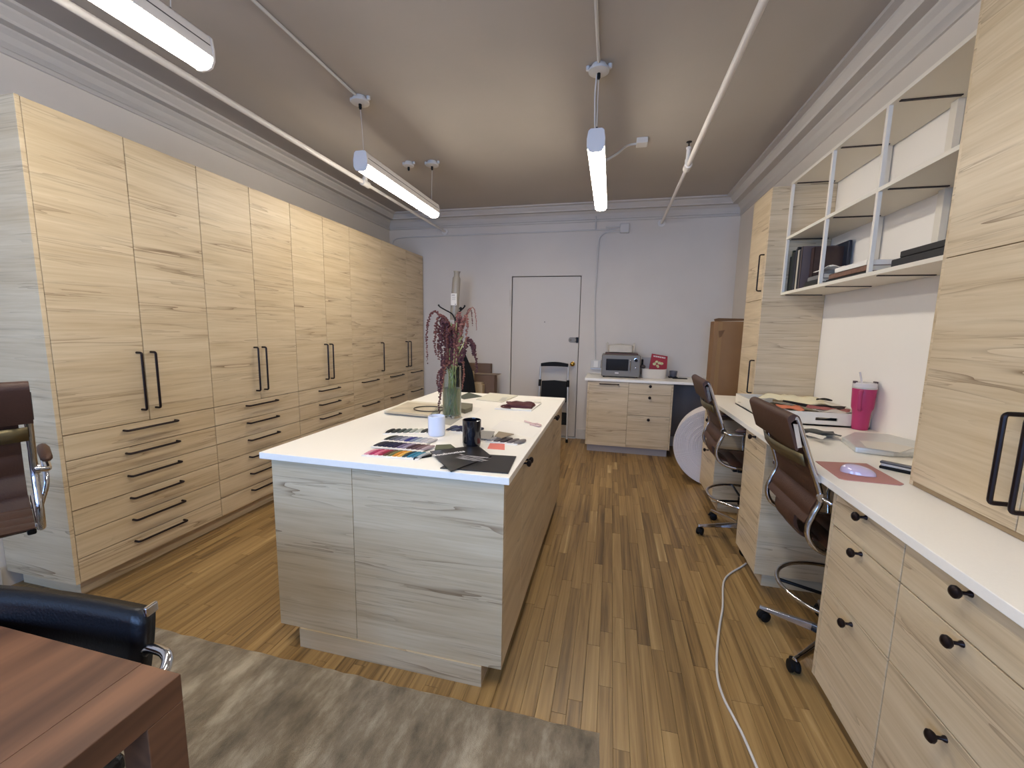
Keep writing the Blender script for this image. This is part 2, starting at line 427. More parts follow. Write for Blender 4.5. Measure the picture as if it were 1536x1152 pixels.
# door in the back wall
d1 = struct(MB().box(DX0+.012, DX1-.009, WB+.006, WB+.05, .02, DZ-.011).build('door_1', DOORP, bevel=.003))
MB().box(DX0, DX1, WB+.05, WB+.1, -.05, DZ).build('gap_backing', mat('gap_shadow', (60, 50, 46), .9), d1)  # dark sheet behind the door, paints the shadow in the gap around it
MB().box(DX0, DX1, WB-.03, WB+.06, -.002, .016).build('threshold', SILVER, d1, bevel=.003)
k = aty(859, 546, WB)
kn = MB(); kn.lathe([(.032, 0), (.032, -.006), (.012, -.012), (.011, -.03), (.02, -.036), (.029, -.048), (.029, -.058), (.02, -.068), (.006, -.071)], (k.x, WB+.004, k.z), 20, 'y'); kn.build('door_knob', BRASS, d1)
h = aty(862, 510, WB)
hs = MB(); hs.prism([(h.x-.055+.028*cos(a), h.z+.035*sin(a)) for a in [radians(v) for v in range(90, 271, 20)]]+[(h.x+.02, h.z-.035), (h.x+.02, h.z+.035)], WB-.004, WB+.008, lambda a, b, c: (a, c, b))
hs.build('hasp', STEEL, d1, bevel=.002)
hk = MB(); hk.tube([(h.x+.03, WB-.012, h.z-.038), (h.x+.03, WB-.012, h.z+.038)], .009, 10); hk.box(h.x+.03, h.x+.05, WB-.012, WB+.002, h.z-.035, h.z+.035); hk.build('hasp_hinge', BLACKM, d1)
hb = MB()
for dz in (-.022, .022): hb.ball((h.x+.014, WB-.006, h.z+dz), .008)
hb.ball((h.x-.055, WB-.008, h.z), .012); hb.build('bolt_heads', CHROME, d1)
hg = MB(); q = aty(767, 446, WB)
for i in range(3): hg.tube([(DX0-.004, WB-.012, q.z+.1-i*.075), (DX0-.004, WB-.012, q.z+.03-i*.075)], .012, 10)
hg.box(DX0-.03, DX0, WB-.006, WB+.002, q.z-.12, q.z+.1)
hg.build('hinge', DOORP, d1)
MB().lathe([(.008, 0), (.008, -.006), (.003, -.008)], (aty(817, 483, WB).x, WB+.006, aty(817, 483, WB).z), 10, 'y').build('peephole', STEEL, d1)

# ================================================================== CONDUITS, PIPES, LAMPS
def ceiling_rose(name, x, y, label, r=.062):
    t = thing(name, label, 'junction box', (x, y, ZC))
    a = MB(t.location); a.lathe([(r*.7, ZC), (r*.75, ZC-.02), (r, ZC-.024), (r, ZC-.038), (r*.45, ZC-.046)], (x, y, 0), 20); a.build('cover', WIRE, t)
    b = MB(t.location)
    for s in (-1, 1): b.lathe([(.013, ZC-.001), (.013, ZC-.022), (.009, ZC-.026)], (x+s*r*1.05, y, 0), 10)
    b.build('ear', WIRE, t)
    c = MB(t.location); c.lathe([(.011, ZC-.044), (.011, ZC-.07), (.006, ZC-.08)], (x, y, 0), 10); c.build('cord_grip', BLACKP, t)
    return t
LX1, LX2 = -1.785, -.150
ROSE = [(LX1, 2.77, 'round ceiling junction box above the near end of the left pendant lamp'), (LX1+.03, 3.90, 'round ceiling junction box above the far end of the left pendant lamp'),
        (LX2, 2.75, 'round ceiling junction box above the near end of the centre pendant lamp'), (LX1-.02, 1.50, 'round ceiling junction box above the lamp in the top left corner')]
for x, y, l in ROSE: ceiling_rose('ceiling_box', x, y, l)
t = ceiling_rose('ceiling_box', LX1-.20, 3.87, 'small round ceiling box beside the far suspension of the left lamp', .05)
def run(name, pts, r, label, cat='conduit', m=None, n=10, clips=()):
    o = MB(); o.tube(pts, r, n); ob = o.build(name, m or WIRE); tag(ob, label, cat); return ob
run('ceiling_conduit', [(LX1, WF, ZC-.012), (LX1, 1.44, ZC-.012)], .009, 'thin white conduit along the ceiling beyond the top left lamp')
run('ceiling_conduit', [(LX1, 1.60, ZC-.012), (LX1, 2.71, ZC-.012)], .009, 'thin white conduit running over the ceiling to the left lamp')
run('ceiling_conduit', [(LX2, WF, ZC-.012), (LX2, 2.69, ZC-.012)], .010, 'thin white conduit running over the ceiling to the centre lamp')

def pendant(x, y0, y1, label, wires, grp=None):
    t = thing('pendant_lamp', label, 'lamp', (x, (y0+y1)/2, 2.57))
    off = t.location; zb = 2.57
    hp = [(-.034, .132), (.034, .132), (.046, .12), (.054, .075), (.055, .042), (-.055, .042), (-.054, .075), (-.046, .12)]
    a = MB(off); a.prism([(x+p, zb+q) for p, q in hp], y0+.012, y1-.012, lambda a, b, c: (a, c, b)); a.build('housing', HOUS, t, bevel=.004)
    s = MB(off)
    for sx in (-1, 1): s.box(x+sx*.0528-.0012, x+sx*.0528+.0012, y0+.02, y1-.02, zb+.083, zb+.087)
    s.build('groove', mat('lamp_groove', (90, 84, 80), .6), t)
    dp = [(-.052, .0418)]+[(-.052*cos(a)**.8 if cos(a) > 0 else 0, .032-.032*sin(a)) for a in [radians(v) for v in range(0, 90, 15)]]
    dp += [(-p, q) for p, q in dp[::-1]]
    d = MB(off); d.prism([(x+p, zb+q) for p, q in dp], y0+.012, y1-.012, lambda a, b, c: (a, c, b)); d.build('diffuser', DIFF, t)
    for ya, yb in ((y0, y0+.0125), (y1-.0125, y1)):
        e = MB(off); ep = [(-.034, .134), (.034, .134), (.048, .122), (.056, .075), (.055, .03), (.04, .004), (.02, -.003), (-.02, -.003), (-.04, .004), (-.055, .03), (-.056, .075), (-.048, .122)]
        e.prism([(x+p, zb+q) for p, q in ep], ya, yb, lambda a, b, c: (a, c, b)); e.build('end_cap', HOUS, t, bevel=.003)
    for (wx, wy), yl in wires:
        z = MB(off); z.tube([(wx, wy, ZC-.07), ((x+wx)/2, (wy+yl)/2, 2.86), (x, yl, zb+.13)], .0022, 6); z.build('suspension_wire', WIRE, t)
        z = MB(off); z.lathe([(.007, zb+.128), (.007, zb+.15), (.003, zb+.158)], (x, yl, 0), 8); z.build('wire_grip', BLACKP, t)
    return t
pendant(LX1, 2.75, 4.02, 'lit white linear pendant lamp hanging above the left side of the island', [((LX1, 2.77), 2.80), ((LX1+.03, 3.90), 3.95)])
p3 = pendant(LX2, 2.74, 4.05, 'lit white linear pendant lamp in the centre, pointing at the door', [((LX2, 2.75), 2.78)])
pendant(LX1, .33, 1.60, 'lit white linear pendant lamp cut off by the top left corner', [((LX1-.02, 1.50), 1.46)])
pendant(LX2, .0, 1.25, 'white linear pendant lamp overhead, beyond the top of the photo', [])
z = MB(p3.location); z.tube(catmull([(LX2-.012, 2.75, ZC-.05), (LX2-.02, 2.79, 2.9), (LX2-.012, 2.83, 2.70)], 6), .004, 6); z.build('power_cord', WIRE, p3)
# side cord and square box of the centre lamp
bx = atz(963, 213, ZC-.02)
t = thing('ceiling_outlet', 'small square ceiling box with a short cord to the centre lamp', 'junction box', (bx.x, bx.y, ZC))
MB(t.location).box(bx.x-.045, bx.x+.045, bx.y-.05, bx.y+.05, ZC-.045, ZC).build('box', WIRE, t, bevel=.006)
MB(t.location).tube(catmull([(bx.x-.04, bx.y, ZC-.03), (bx.x-.12, bx.y-.02, ZC-.05), (LX2+.12, 3.55, 2.86), (LX2+.02, 3.40, 2.75), (LX2, 3.30, 2.70)], 6), .009, 8).build('cord', WIRE, t)
# sprinkler pipes
def sprinkler(x, ysp, label, grp):
    t = thing('sprinkler_pipe', label, 'pipe', (x, WB, 2.82)); off = t.location; Z = 2.82
    MB(off).tube([(x, WF, Z), (x, ysp-.02, Z)], .019, 14).build('pipe', PIPE, t)
    MB(off).tube([(x, ysp+.02, Z), (x, WB-.002, Z)], .015, 14).build('pipe', PIPE, t)
    c = MB(off); c.lathe([(.024, -.055), (.03, -.05), (.03, .05), (.024, .055)], (x, ysp, Z), 16, 'y'); c.build('tee_fitting', PIPE, t)
    c = MB(off); c.lathe([(.023, 0), (.023, .04), (.017, .05), (.016, .12), (.02, .122), (.02, .135), (.013, .14)], (x, ysp, Z+.012), 14); c.build('riser', PIPE, t)
    c = MB(off); c.lathe([(.008, .15), (.005, .165), (.005, .18), (.022, .186), (.022, .19), (.004, .196)], (x, ysp, Z+.0), 14); c.build('sprinkler_head', BLACKM, t)
    c = MB(off); c.lathe([(.045, -.012), (.045, -.002), (.03, 0)], (x, WB, Z), 18, 'y'); c.build('wall_flange', PIPE, t)
    return t
sprinkler(.538, 3.80, 'white sprinkler pipe on the right half of the ceiling, with upright head', 0)
lp = sprinkler(-2.338, atx(548, 283, -2.338).y, 'white sprinkler pipe over the tall wardrobes on the left', 0)
# wall conduits
jb = aty(937, 343, WB)
t = thing('wall_junction_box', 'grey white square junction box high on the back wall', 'junction box', (jb.x, WB, jb.z))
MB(t.location).box(jb.x-.058, jb.x+.058, WB-.05, WB, jb.z-.058, jb.z+.058).build('cover', WIRE, t, bevel=.012)
s = MB(t.location)
for dz in (.022, ): s.tube([(jb.x-.05, WB-.02, jb.z+dz), (jb.x-.235, WB-.02, jb.z+dz)], .009, 8)
s.build('pipe_stub', WIRE, t)
a = aty(594, 357, WB)
run('wall_conduit', rounded([(a.x-.06, WB-.012, a.z-.55), (a.x-.05, WB-.012, a.z-.02), (a.x+.1, WB-.012, a.z+.0), (jb.x-.05, WB-.012, jb.z-.006)], .09), .009, 'long horizontal conduit across the back wall under the cornice')
b = aty(893, 543, WB)
c2 = aty(898, 372, WB)
run('wall_conduit', rounded([(jb.x-.05, WB-.012, jb.z-.035), (c2.x, WB-.012, jb.z-.045), (c2.x-.02, WB-.012, (c2.z+b.z)/2), (b.x, WB-.012, b.z)], .12), .009, 'vertical conduit running down the back wall right of the door')
c3 = aty(894, 330, WB)
run('wall_conduit', [(c3.x, WB-.01, 2.95), (c3.x, WB-.01, jb.z)], .008, 'short vertical conduit between cornice and the horizontal conduit')
t = thing('wall_outlet', 'white double outlet box beside the microwave', 'outlet', (b.x, WB, 1.04))
MB(t.location).box(b.x-.06, b.x+.075, WB-.045, WB, .985, 1.10).build('box', WIRE, t, bevel=.008)
MB(t.location).box(b.x-.02, b.x+.04, WB-.052, WB-.045, 1.0, 1.085).build('face_plate', PAPER, t, bevel=.003)
MB(t.location).box(b.x-.06, b.x+.09, WB-.05, WB-.03, .975, .985).build('lower_lip', SILVER, t)

# ================================================================== CABINETS
def bar(mb, p0, p1, out, r=.0066):
    """U-shaped pull between two points, out = outward vector"""
    p0, p1, out = Vector(p0), Vector(p1), Vector(out)
    mb.tube(rounded([p0, p0+out, p1+out, p1], .012, 4), r, 8)
def cabinet(name, label, loc, rz, depth, y0, y1, z0, z1, toe, fronts, side=(True, True), top=True, group=None, toeset=.06, back_gap=0):
    """front plane at local x=0, cabinet behind it; local y along the run; fronts: (kind, ya, yb, za, zb, pull)"""
    t = thing(name, label, 'cabinet', loc, rz, group)
    T = .019; P = .02
    c = MB()
    c.box(-depth, -P, y0, y0+T, z0, z1) if side[0] is None else None
    c.box(-depth, -P-.0005, y0, y1, z0, z1)
    c.build('carcass', EDGE, t)
    if side[0]: MB().box(-depth, 0, y0-T, y0, z0, z1).build('side_panel', WOOD, t, bevel=.001)
    if side[1]: MB().box(-depth, 0, y1, y1+T, z0, z1).build('side_panel', WOOD, t, bevel=.001)
    if toe: MB().box(-depth+.02, -toeset, y0+(.03 if side[0] else 0), y1-(.03 if side[1] else 0), 0, z0).build('toe_kick', WOOD, t)
    g = .0023
    for f in fronts:
        kind, ya, yb, za, zb, pull = f
        d = MB().box(-P, 0, ya+g, yb-g, za+g, zb-g).build(kind, WOOD, t, bevel=.0012)
        if pull is None: continue
        k, a, b, *r = pull
        if k == 'v': h = MB(); bar(h, (-.002, a, b), (-.002, a, b+r[0]), (.04, 0, 0)); h.build('handle', BRONZE, d)
        if k == 'h': h = MB(); bar(h, (-.002, a, b), (-.002, a+r[0], b), (.036, 0, 0)); h.build('handle', BRONZE, d)
        if k == 'k':
            h = MB(); h.lathe([(.0085, -.001), (.0075, .004), (.0045, .009), (.0045, .02), (.011, .024), (.0155, .03), (.0155, .036), (.01, .041), (.002, .043)], (0, a, b), 18, 'x'); h.build('knob', BRONZE, d)
    return t

# --- left wardrobes, front at X=-2.67
XW = -2.67; ZT = 2.487; DW = -WL+XW-.005
six = [.895, .761, .627, .494, .361, .228, .095]
def wardrobe(y0, y1, label, two, hinge='l', n=6, side=(False, False)):
    fr = []; zs = six if n == 6 else [.895, .628, .361, .095]
    ym = (y0+y1)/2; w = y1-y0
    if two:
        fr += [('door', 0, w/2, .895, ZT, ('v', w/2-.038, .965, .335)), ('door', w/2, w, .895, ZT, ('v', w/2+.038, .965, .335))]
    else:
        fr += [('door', 0, w, .895, ZT, ('v', (w-.045) if hinge == 'l' else .045, .955, .335))]
    for i in range(len(zs)-1):
        L_ = .285 if two else .31
        fr.append(('drawer', 0, w, zs[i+1], zs[i], ('h', w/2-L_/2, zs[i]-.033, L_)))
    return cabinet('wardrobe', label, (XW, y0, 0), 0, DW, 0, w, .095, ZT, True, fr, side)
wardrobe(1.445, 2.268, 'nearest tall pale oak wardrobe, two doors over six drawers, with grey side panel', True, side=(True, False))
wardrobe(2.268, 3.072, 'second tall pale oak wardrobe from the near end, two doors over six drawers', True)
wardrobe(3.072, 3.880, 'third tall pale oak wardrobe from the near end, two doors over six drawers', True)
wardrobe(3.880, 4.490, 'narrow pale oak wardrobe with one door, next after the three double ones', False, 'l', 3)
wardrobe(4.490, 5.095, 'narrow pale oak wardrobe second from the back wall', False, 'l', 3)
wardrobe(5.095, 5.595, 'narrow pale oak wardrobe touching the back wall', False, 'r', 3)

# --- island
IX0, IX1, IY0, IY1 = -1.486, -.349, 1.468, 3.415
BX0, BX1, BY0, BY1 = -1.436, -.372, 1.463+.025, 3.39
BY0 = 1.466+.004
isl = thing('island_cabinet', 'large freestanding pale oak island cabinet in the middle of the room', 'island', ((BX0+BX1)/2, 2.43, 0))
o_ = isl.location
MB(o_).box(BX0+.02, BX1-.021, BY0+.02, BY1-.02, .093, .886).build('carcass', EDGE, isl)
XS = -1.035
MB(o_).box(BX0, XS-.0012, BY0, BY0+.02, .093, .886).build('end_panel', WOOD, isl, bevel=.001)
MB(o_).box(XS+.0012, BX1, BY0, BY0+.02, .093, .886).build('end_panel', WOOD, isl, bevel=.001)
MB(o_).box(BX0, BX1, BY1-.02, BY1, .093, .886).build('end_panel', WOOD, isl, bevel=.001)
MB(o_).box(-1.33, -.455, 1.464, 3.32, 0, .0925).build('toe_kick', WOOD, isl)
ys = [BY0+.0205, 1.83, 2.17, 2.51, 2.855, 3.20, BY1-.02]
for i in range(6):
    d = MB(o_).box(BX1-.02, BX1, ys[i]+.0015, ys[i+1]-.0015, .095, .884).build('door', WOOD, isl, bevel=.0012)
    ky = {0: ys[1]-.026, 1: ys[1]+.026, 3: ys[4]-.026, 4: ys[4]+.026}.get(i)
    if ky:
        h = MB(o_); h.lathe([(.0085, -.001), (.0075, .004), (.0045, .009), (.0045, .02), (.011, .024), (.0155, .03), (.0155, .036), (.01, .041), (.002, .043)], (BX1, ky, .862), 18, 'x'); h.build('knob', BRONZE, d)
ys = [BY0+.02, 1.94, 2.42, 2.90, BY1-.02]
for i in range(4):
    d = MB(o_).box(BX0, BX0+.02, ys[i]+.0015, ys[i+1]-.0015, .095, .884).build('door', WOOD, isl, bevel=.0012)
wt = MB().box(IX0, IX1, IY0-.012, IY1, .8862, .915).build('island_worktop', TOP, bevel=.002); tag(wt, 'long white worktop covering the island cabinet', 'worktop')

# --- right run (fronts face -X): local y = -Y
XR = .87
def right_base(ya, yb, label, side, one=False):
    w = yb-ya; zs = [.884, .747, .494, .095]
    fr = [('drawer', 0, w, zs[i+1], zs[i], ('k', w/2+.0, [.862, .730, .466][i])) for i in range(3)]
    if one: fr = [fr[0], ('door', 0, w, .095, .747, None)]
    return cabinet('drawer_cabinet', label, (XR, yb, 0), pi, WRN-XR-.01, 0, w, .095, .885, True, fr, side)
right_base(1.380, 1.765, 'pale oak three-drawer cabinet right of the nearer swivel chair, nearer the aisle corner', (True, False))
right_base(.920, 1.380, 'pale oak three-drawer cabinet filling the bottom right corner of the photo', (False, False))
right_base(.460, .920, 'pale oak three-drawer cabinet at the near end of the right run', (False, True))
right_base(2.52, 2.845, 'narrow pale oak drawer cabinet between the two brown swivel chairs', (True, True), True)
right_base(3.57, 4.01, 'pale oak drawer cabinet behind the farther swivel chair', (True, True))
wt = MB().box(.845, WRN-.002, .42, 4.062, .8855, .915).build('desk_worktop', TOP, bevel=.002); tag(wt, 'long white desk worktop along the right wall', 'worktop')

# tall cabinets standing on the desk worktop
XT = 1.135
t = thing('tall_cabinet', 'big pale oak cabinet standing on the desk worktop at the right edge', 'cabinet', (XT, 1.83, .915), pi)
Z2 = 2.60-.915; dd = WRN-XT-.005; hz = 1.748-.915; nn = 1.81-1.395
MB().box(-dd, -.002, .019, 1.30, .001, Z2).build('carcass', EDGE, t)
MB().box(-dd, 0, 0, .019, .001, Z2).build('side_panel', WOOD, t, bevel=.001)
MB().box(-.03, 0, .019, 1.30, .001, .019).build('bottom_rail', EDGE, t, bevel=.001)
for i in range(3):
    a = .0205+i*nn; b = a+nn-.0015
    for j, (za, zb) in enumerate(((.0205, hz-.0015), (hz+.0015, Z2-.002))):
        d = MB().box(-.012, .006, a+.001, b-.001, za, zb).build('door', WOOD, t, bevel=.0012)
        hy = b-.035 if i == 0 else a+.03
        if j == 0: h = MB(); bar(h, (.004, hy, 1.0-.915), (.004, hy, 1.262-.915), (.045, 0, 0), .007); h.build('handle', BRONZE, d)
t = thing('tall_cabinet', 'slim pale oak cabinet on the far end of the desk worktop, by the cardboard box', 'cabinet', (1.13, 4.055, .915), pi)
dd = WRN-1.13-.005; w = 4.055-3.636; Z2 = 2.577-.915; hz = 1.744-.915
MB().box(-dd, -.021, .0, w-.019, .001, Z2).build('carcass', EDGE, t)
MB().box(-dd, 0, w-.019, w, .001, Z2).build('side_panel', WOOD, t, bevel=.001)
for za, zb, ha, hb_ in ((.002, hz-.0015, 1.0, 1.263), (hz+.0015, Z2, 1.812, 2.088)):
    d = MB().box(-.02, 0, .001, w-.0205, za, zb).build('door', WOOD, t, bevel=.0012)
    h = MB(); bar(h, (-.002, w-.045, ha-.915), (-.002, w-.045, hb_-.915), (.035, 0, 0), .0055); h.build('handle', BRONZE, d)

# --- open wall shelf
sx0, sx1 = 1.252, WRN-.012; S0, S1 = 1.835, 3.634; zb_, zm_, zt_ = 1.774, 2.183, 2.60
t = thing('wall_shelf', 'white open wall shelf unit with six bays above the desk', 'shelf', (1.4, 2.7, zb_)); o_ = t.location; T = .02
MB(o_).box(sx0, sx1, S0, S1, zb_, zb_+T).build('bottom_board', SHELFW, t, bevel=.001)
MB(o_).box(sx0, sx1, S0, S1, zt_-T, zt_).build('top_board', SHELFW, t, bevel=.001)
parts = [S0, 2.52, 3.035, S1-.0]
for i in range(4):
    y = parts[i]; ya, yb = (y, y+T) if i == 0 else ((y-T, y) if i == 3 else (y-T/2, y+T/2))
    for za, zc in ((zb_+T, zm_), (zm_+T, zt_-T)):
        MB(o_).box(sx0+.0003, sx0+.019, ya, yb, za, zc).build('front_post', SHELFW, t, bevel=.001)
        if i in (1, 2): MB(o_).box(sx1-.03, sx1, ya-.012, yb+.012, za, zc).build('rear_post', SHELFW, t, bevel=.001)
for i in range(3):
    MB(o_).box(sx0, sx1, parts[i]+(0 if i == 0 else 0), parts[i+1], zm_, zm_+T).build('middle_board', SHELFW, t, bevel=.001)
    for z in (zb_, zm_, zt_-T):
        yy = parts[i+1]-(.05 if i < 2 else .045)
        s = MB(o_); s.box(sx0+.02, sx1-.035, yy-.009, yy-.004, z-.005, z-.0002); s.box(sx0+.02, sx1-.035, yy, yy+.005, z-.005, z-.0002); s.build('joint_strip', mat('dark_channel', (52, 44, 46), .35, metal=.5), t)  # dark strips for the joints between the shelf boards, not lamps

tag(MB().box(WRN-.005, WRN-.0005, 1.84, 3.634, .9155, 2.598).build('lamplit_board', mat('lamplit_white', (243, 238, 230), .5)), 'white board added to lighten the wall behind the desk and open shelf', 'wall board')  # whiter board added to put lamp-lit brightness onto the recessed wall
# --- back counter
bc = thing('kitchenette_cabinet', 'pale oak base cabinet under the microwave by the back wall', 'cabinet', (-.2515+.02, 5.02, 0), -pi/2)
dd = WB-5.02-.01; W_ = .94-.0
MB().box(-dd, -.0205, 0, W_, .095, .885).build('carcass', EDGE, bc)
for a, b in ((-.019, 0), (W_, W_+.019)): MB().box(-dd, 0, a, b, .095, .885).build('side_panel', WOOD, bc, bevel=.001)
MB().box(-dd, -.065, .0, W_, 0, .095).build('toe_kick', mat('grey_kick', (176, 166, 158), .6), bc)
ym = .229+.2315
d = MB().box(-.02, 0, .0015, ym-.0015, .095, .825).build('door', WOOD, bc, bevel=.0012)
d2 = MB().box(-.02, 0, .0015, ym-.0015, .828, .884).build('dishwasher_strip', WOOD, bc, bevel=.0012)
h = MB(); bar(h, (-.002, .125, .852), (-.002, .345, .852), (.036, 0, 0)); h.build('handle', BRONZE, d2)
for za, zb, kz in ((.748, .884, .849), (.492, .748, .715), (.095, .492, .452)):
    d = MB().box(-.02, 0, ym+.0015, W_-.0015, za+.0015, zb-.0015).build('drawer', WOOD, bc, bevel=.0012)
    h = MB(); h.lathe([(.0085, -.001), (.0075, .004), (.0045, .009), (.0045, .02), (.011, .024), (.017, .03), (.017, .036), (.01, .041), (.002, .043)], (0, (ym+W_)/2, kz), 18, 'x'); h.build('knob', BRONZE, d)
wt = MB().box(-.285, WR-.002, 5.0, WB-.002, .8855, .915).build('kitchenette_worktop', TOP, bevel=.002); tag(wt, 'white worktop along the back wall carrying the microwave', 'worktop')
# added grey board, coloured as the shaded wall under the open counter
tag(MB().box(.76, WR-.003, WB-.022, WB-.003, .131, .88).build('shade_board', GREYD), 'grey board coloured as the shaded wall under the open back worktop', 'panel')

# ================================================================== CHAIRS
RAIL = [(-.345, 1.142), (-.330, 1.128), (-.267, .958), (-.221, .826), (-.238, .752), (-.253, .70), (-.247, .648), (-.215, .607), (-.150, .584), (-.02, .578), (.13, .588), (.23, .60), (.272, .592), (.285, .56)]
def sling_pts(i0, i1, n=6):
    return catmull([(x, 0, z) for x, z in RAIL[i0:i1+1]], n)
def swivel(name, label, loc, rz, base_rz, raise_=0., group=None):
    t = thing(name, label, 'chair', loc, rz, group); dz = raise_
    HW = .226
    for s in (-1, 1):
        r = MB(); r.tube([p+Vector((0, s*HW, dz)) for p in catmull([(x, 0, z) for x, z in RAIL], 5)], .0115, 10); r.build('side_rail', CHROME, t)
    def sling(nm, i0, i1, wfun, off=.0):
        pts = sling_pts(i0, i1, 8); L = [0]
        for a, b in zip(pts, pts[1:]): L.append(L[-1]+(b-a).length)
        N = int(L[-1]/.0085); samp = []
        for k in range(N+1):
            d = L[-1]*k/N; j = max(i for i in range(len(L)) if L[i] <= d+1e-9); j = min(j, len(pts)-2)
            u = (d-L[j])/max(1e-6, L[j+1]-L[j]); samp.append((pts[j].lerp(pts[j+1], min(1, u)), (pts[j+1]-pts[j]).normalized(), d))
        m = MB(); NV = 9; vs = []
        for side in (1, -1):
            for p, tg, d in samp:
                nr = Vector((-tg.z, 0, tg.x))
                ph = (d % .084)/.084; rib = .013*abs(sin(pi*ph))**.7
                for v in range(NV):
                    q = -1+2*v/(NV-1); hw = wfun(d/L[-1])
                    th = (.003+rib)*(1-.55*abs(q)**6)
                    vs.append(p+nr*side*th+Vector((0, q*hw, dz)))
        n1 = len(samp)*NV; fs = []
        for i in range(len(samp)-1):
            for v in range(NV-1):
                a = i*NV+v; fs += [(a, a+1, a+NV+1, a+NV), (n1+a, n1+a+NV, n1+a+NV+1, n1+a+1)]
            for v in (0, NV-1): a = i*NV+v; fs.append((a, a+NV, n1+a+NV, n1+a))
        for i in (0, len(samp)-1):
            for v in range(NV-1): a = i*NV+v; fs.append((a, a+1, n1+a+1, n1+a))
        m.add(vs, fs, True); return m.build(nm, BROWNL, t)
    sling('backrest', 1, 5, lambda u: .203)
    sling('lumbar_strap', 5, 8, lambda u: .105)
    sling('seat', 8, 13, lambda u: .212)
    # head pad folded over the top, open below
    hp = []; a0, a1 = Vector((-.337, 0, 1.14)), Vector((-.300, 0, 1.025)); dn = (a1-a0).normalized(); bk = Vector((-abs(dn.z), 0, -dn.x if dn.x > 0 else dn.x)).normalized()
    bk = Vector((dn.z, 0, -dn.x))
    if bk.x > 0: bk = -bk
    prof_ = []
    for k in range(9): an = pi*k/8; prof_.append(a0+bk*(.004+.020*(1-cos(an)))*.9 - dn*(.018*sin(an)))
    prof_ = [a1-bk*.012+dn*-.02, a0-bk*.010]+[a0+bk*(-.010+.023*(1-cos(pi*k/8)))-dn*.022*sin(pi*k/8) for k in range(1, 9)]+[a1+bk*.034, a1+bk*.03+dn*.006, a1+bk*.022, a0+bk*.026+dn*.01, a0+bk*.008]
    m = MB(); n = len(prof_); ys = [-.236, -.22, -.1, 0, .1, .22, .236]; vs = []
    for y in ys:
        sag = .004*cos(y/.236*pi/2)
        vs += [p+Vector((0, y, dz))-bk*sag*0 for p in prof_]
    fs = [(i*n+k, i*n+(k+1) % n, (i+1)*n+(k+1) % n, (i+1)*n+k) for i in range(len(ys)-1) for k in range(n)]
    fs += [tuple(range(n)), tuple(range((len(ys)-1)*n, len(ys)*n))[::-1]]
    m.add(vs, fs, True); m.build('head_pad', BROWNL, t)
    for s in (-1, 1):
        c = MB(); c.add([p+Vector((0, s*q, dz)) for q in (.236, .2385) for p in (a0+bk*.004+dn*.02, a0+bk*.020+dn*.014, a1+bk*.026+dn*-.006, a1+bk*.010+dn*-.006)], [(0,1,2,3),(7,6,5,4),(0,1,5,4),(1,2,6,5),(2,3,7,6),(3,0,4,7)]); c.build('chrome_clip', CHROME, t)
    sb = MB(); sb.grid(lambda u, v: (-.288-.012-.028*sin(pi*u)+(.014*v), -.222+.444*u, .995-.05*v+dz), 12, 2); sb.build('spreader_bar', mat('bronze_mirror', (122, 112, 84), .38, metal=.8), t, solid=.004)
    sb = MB(); sb.tube([(-.10, -.222, .575+dz), (-.10, .222, .575+dz)], .011, 8); sb.tube([(.15, -.222, .58+dz), (.15, .222, .58+dz)], .011, 8); sb.build('cross_bar', CHROME, t)
    for s in (-1, 1):
        a = MB(); y = s*.262
        a.tube(rounded([(-.221, s*.225, .826+dz), (-.200, y, .812+dz), (.08, y, .822+dz), (.10, y, .80+dz), (.03, y, .70+dz), (.03, s*.228, .585+dz)], .035, 5), .0095, 10, flat=1)
        arm = a.build('armrest', CHROME, t)
        p_ = MB(); p_.tube([(-.16, y, .838+dz), (-.14, y, .843+dz), (0, y, .848+dz), (.05, y, .846+dz), (.07, y, .84+dz)], [.006, .017, .019, .017, .006], 10); p_.build('arm_pad', BROWNL, arm)
        b_ = MB(); b_.lathe([(.018, -.006), (.018, .006), (.012, .01)], (-.221, s*.234, .826+dz), 12, 'y'); b_.build('joint_bolt', CHROME, arm)
    c = MB(); c.lathe([(.03, .07), (.03, .30), (.022, .302), (.022, .50+dz)], (0, 0, 0), 16); c.build('column', CHROME, t)
    c = MB(); c.box(-.10, .15, -.06, .06, .50+dz, .555+dz); c.box(-.11, .16, -.215, -.19, .545+dz, .57+dz); c.box(-.11, .16, .19, .215, .545+dz, .57+dz); c.box(-.02, .02, -.2, .2, .53+dz, .555+dz); c.build('mechanism', BLACKM, t, bevel=.006)
    # foot ring
    rg = MB(); ZR = .305; rg.tube([(.24*cos(2*pi*k/40), .24*sin(2*pi*k/40), ZR) for k in range(40)], .0095, 10, closed=True); ring = rg.build('foot_ring', CHROME, t)
    sp = MB()
    for k in range(3): an = 2*pi*k/3+.4+base_rz-rz; sp.tube([(.03*cos(an), .03*sin(an), ZR-.03), (.236*cos(an), .236*sin(an), ZR)], .008, 8)
    sp.lathe([(.036, ZR-.06), (.036, ZR-.01)], (0, 0, 0), 14); sp.build('ring_spokes', BLACKM, ring)
    for k in range(5):
        an = base_rz-rz+2*pi*k/5; ux = Vector((cos(an), sin(an), 0)); vy = Vector((-sin(an), cos(an), 0))
        lg = MB(); R0 = .290
        prof2 = [(.0, .018, .10, .062), (.08, .017, .103, .07), (R0-.02, .012, .082, .064), (R0+.012, .012, .08, .066)]
        vs = []
        for d, hw, zt, zb in prof2: vs += [ux*d+vy*hw+Vector((0, 0, zb)), ux*d-vy*hw+Vector((0, 0, zb)), ux*d-vy*hw*.6+Vector((0, 0, zt)), ux*d+vy*hw*.6+Vector((0, 0, zt))]
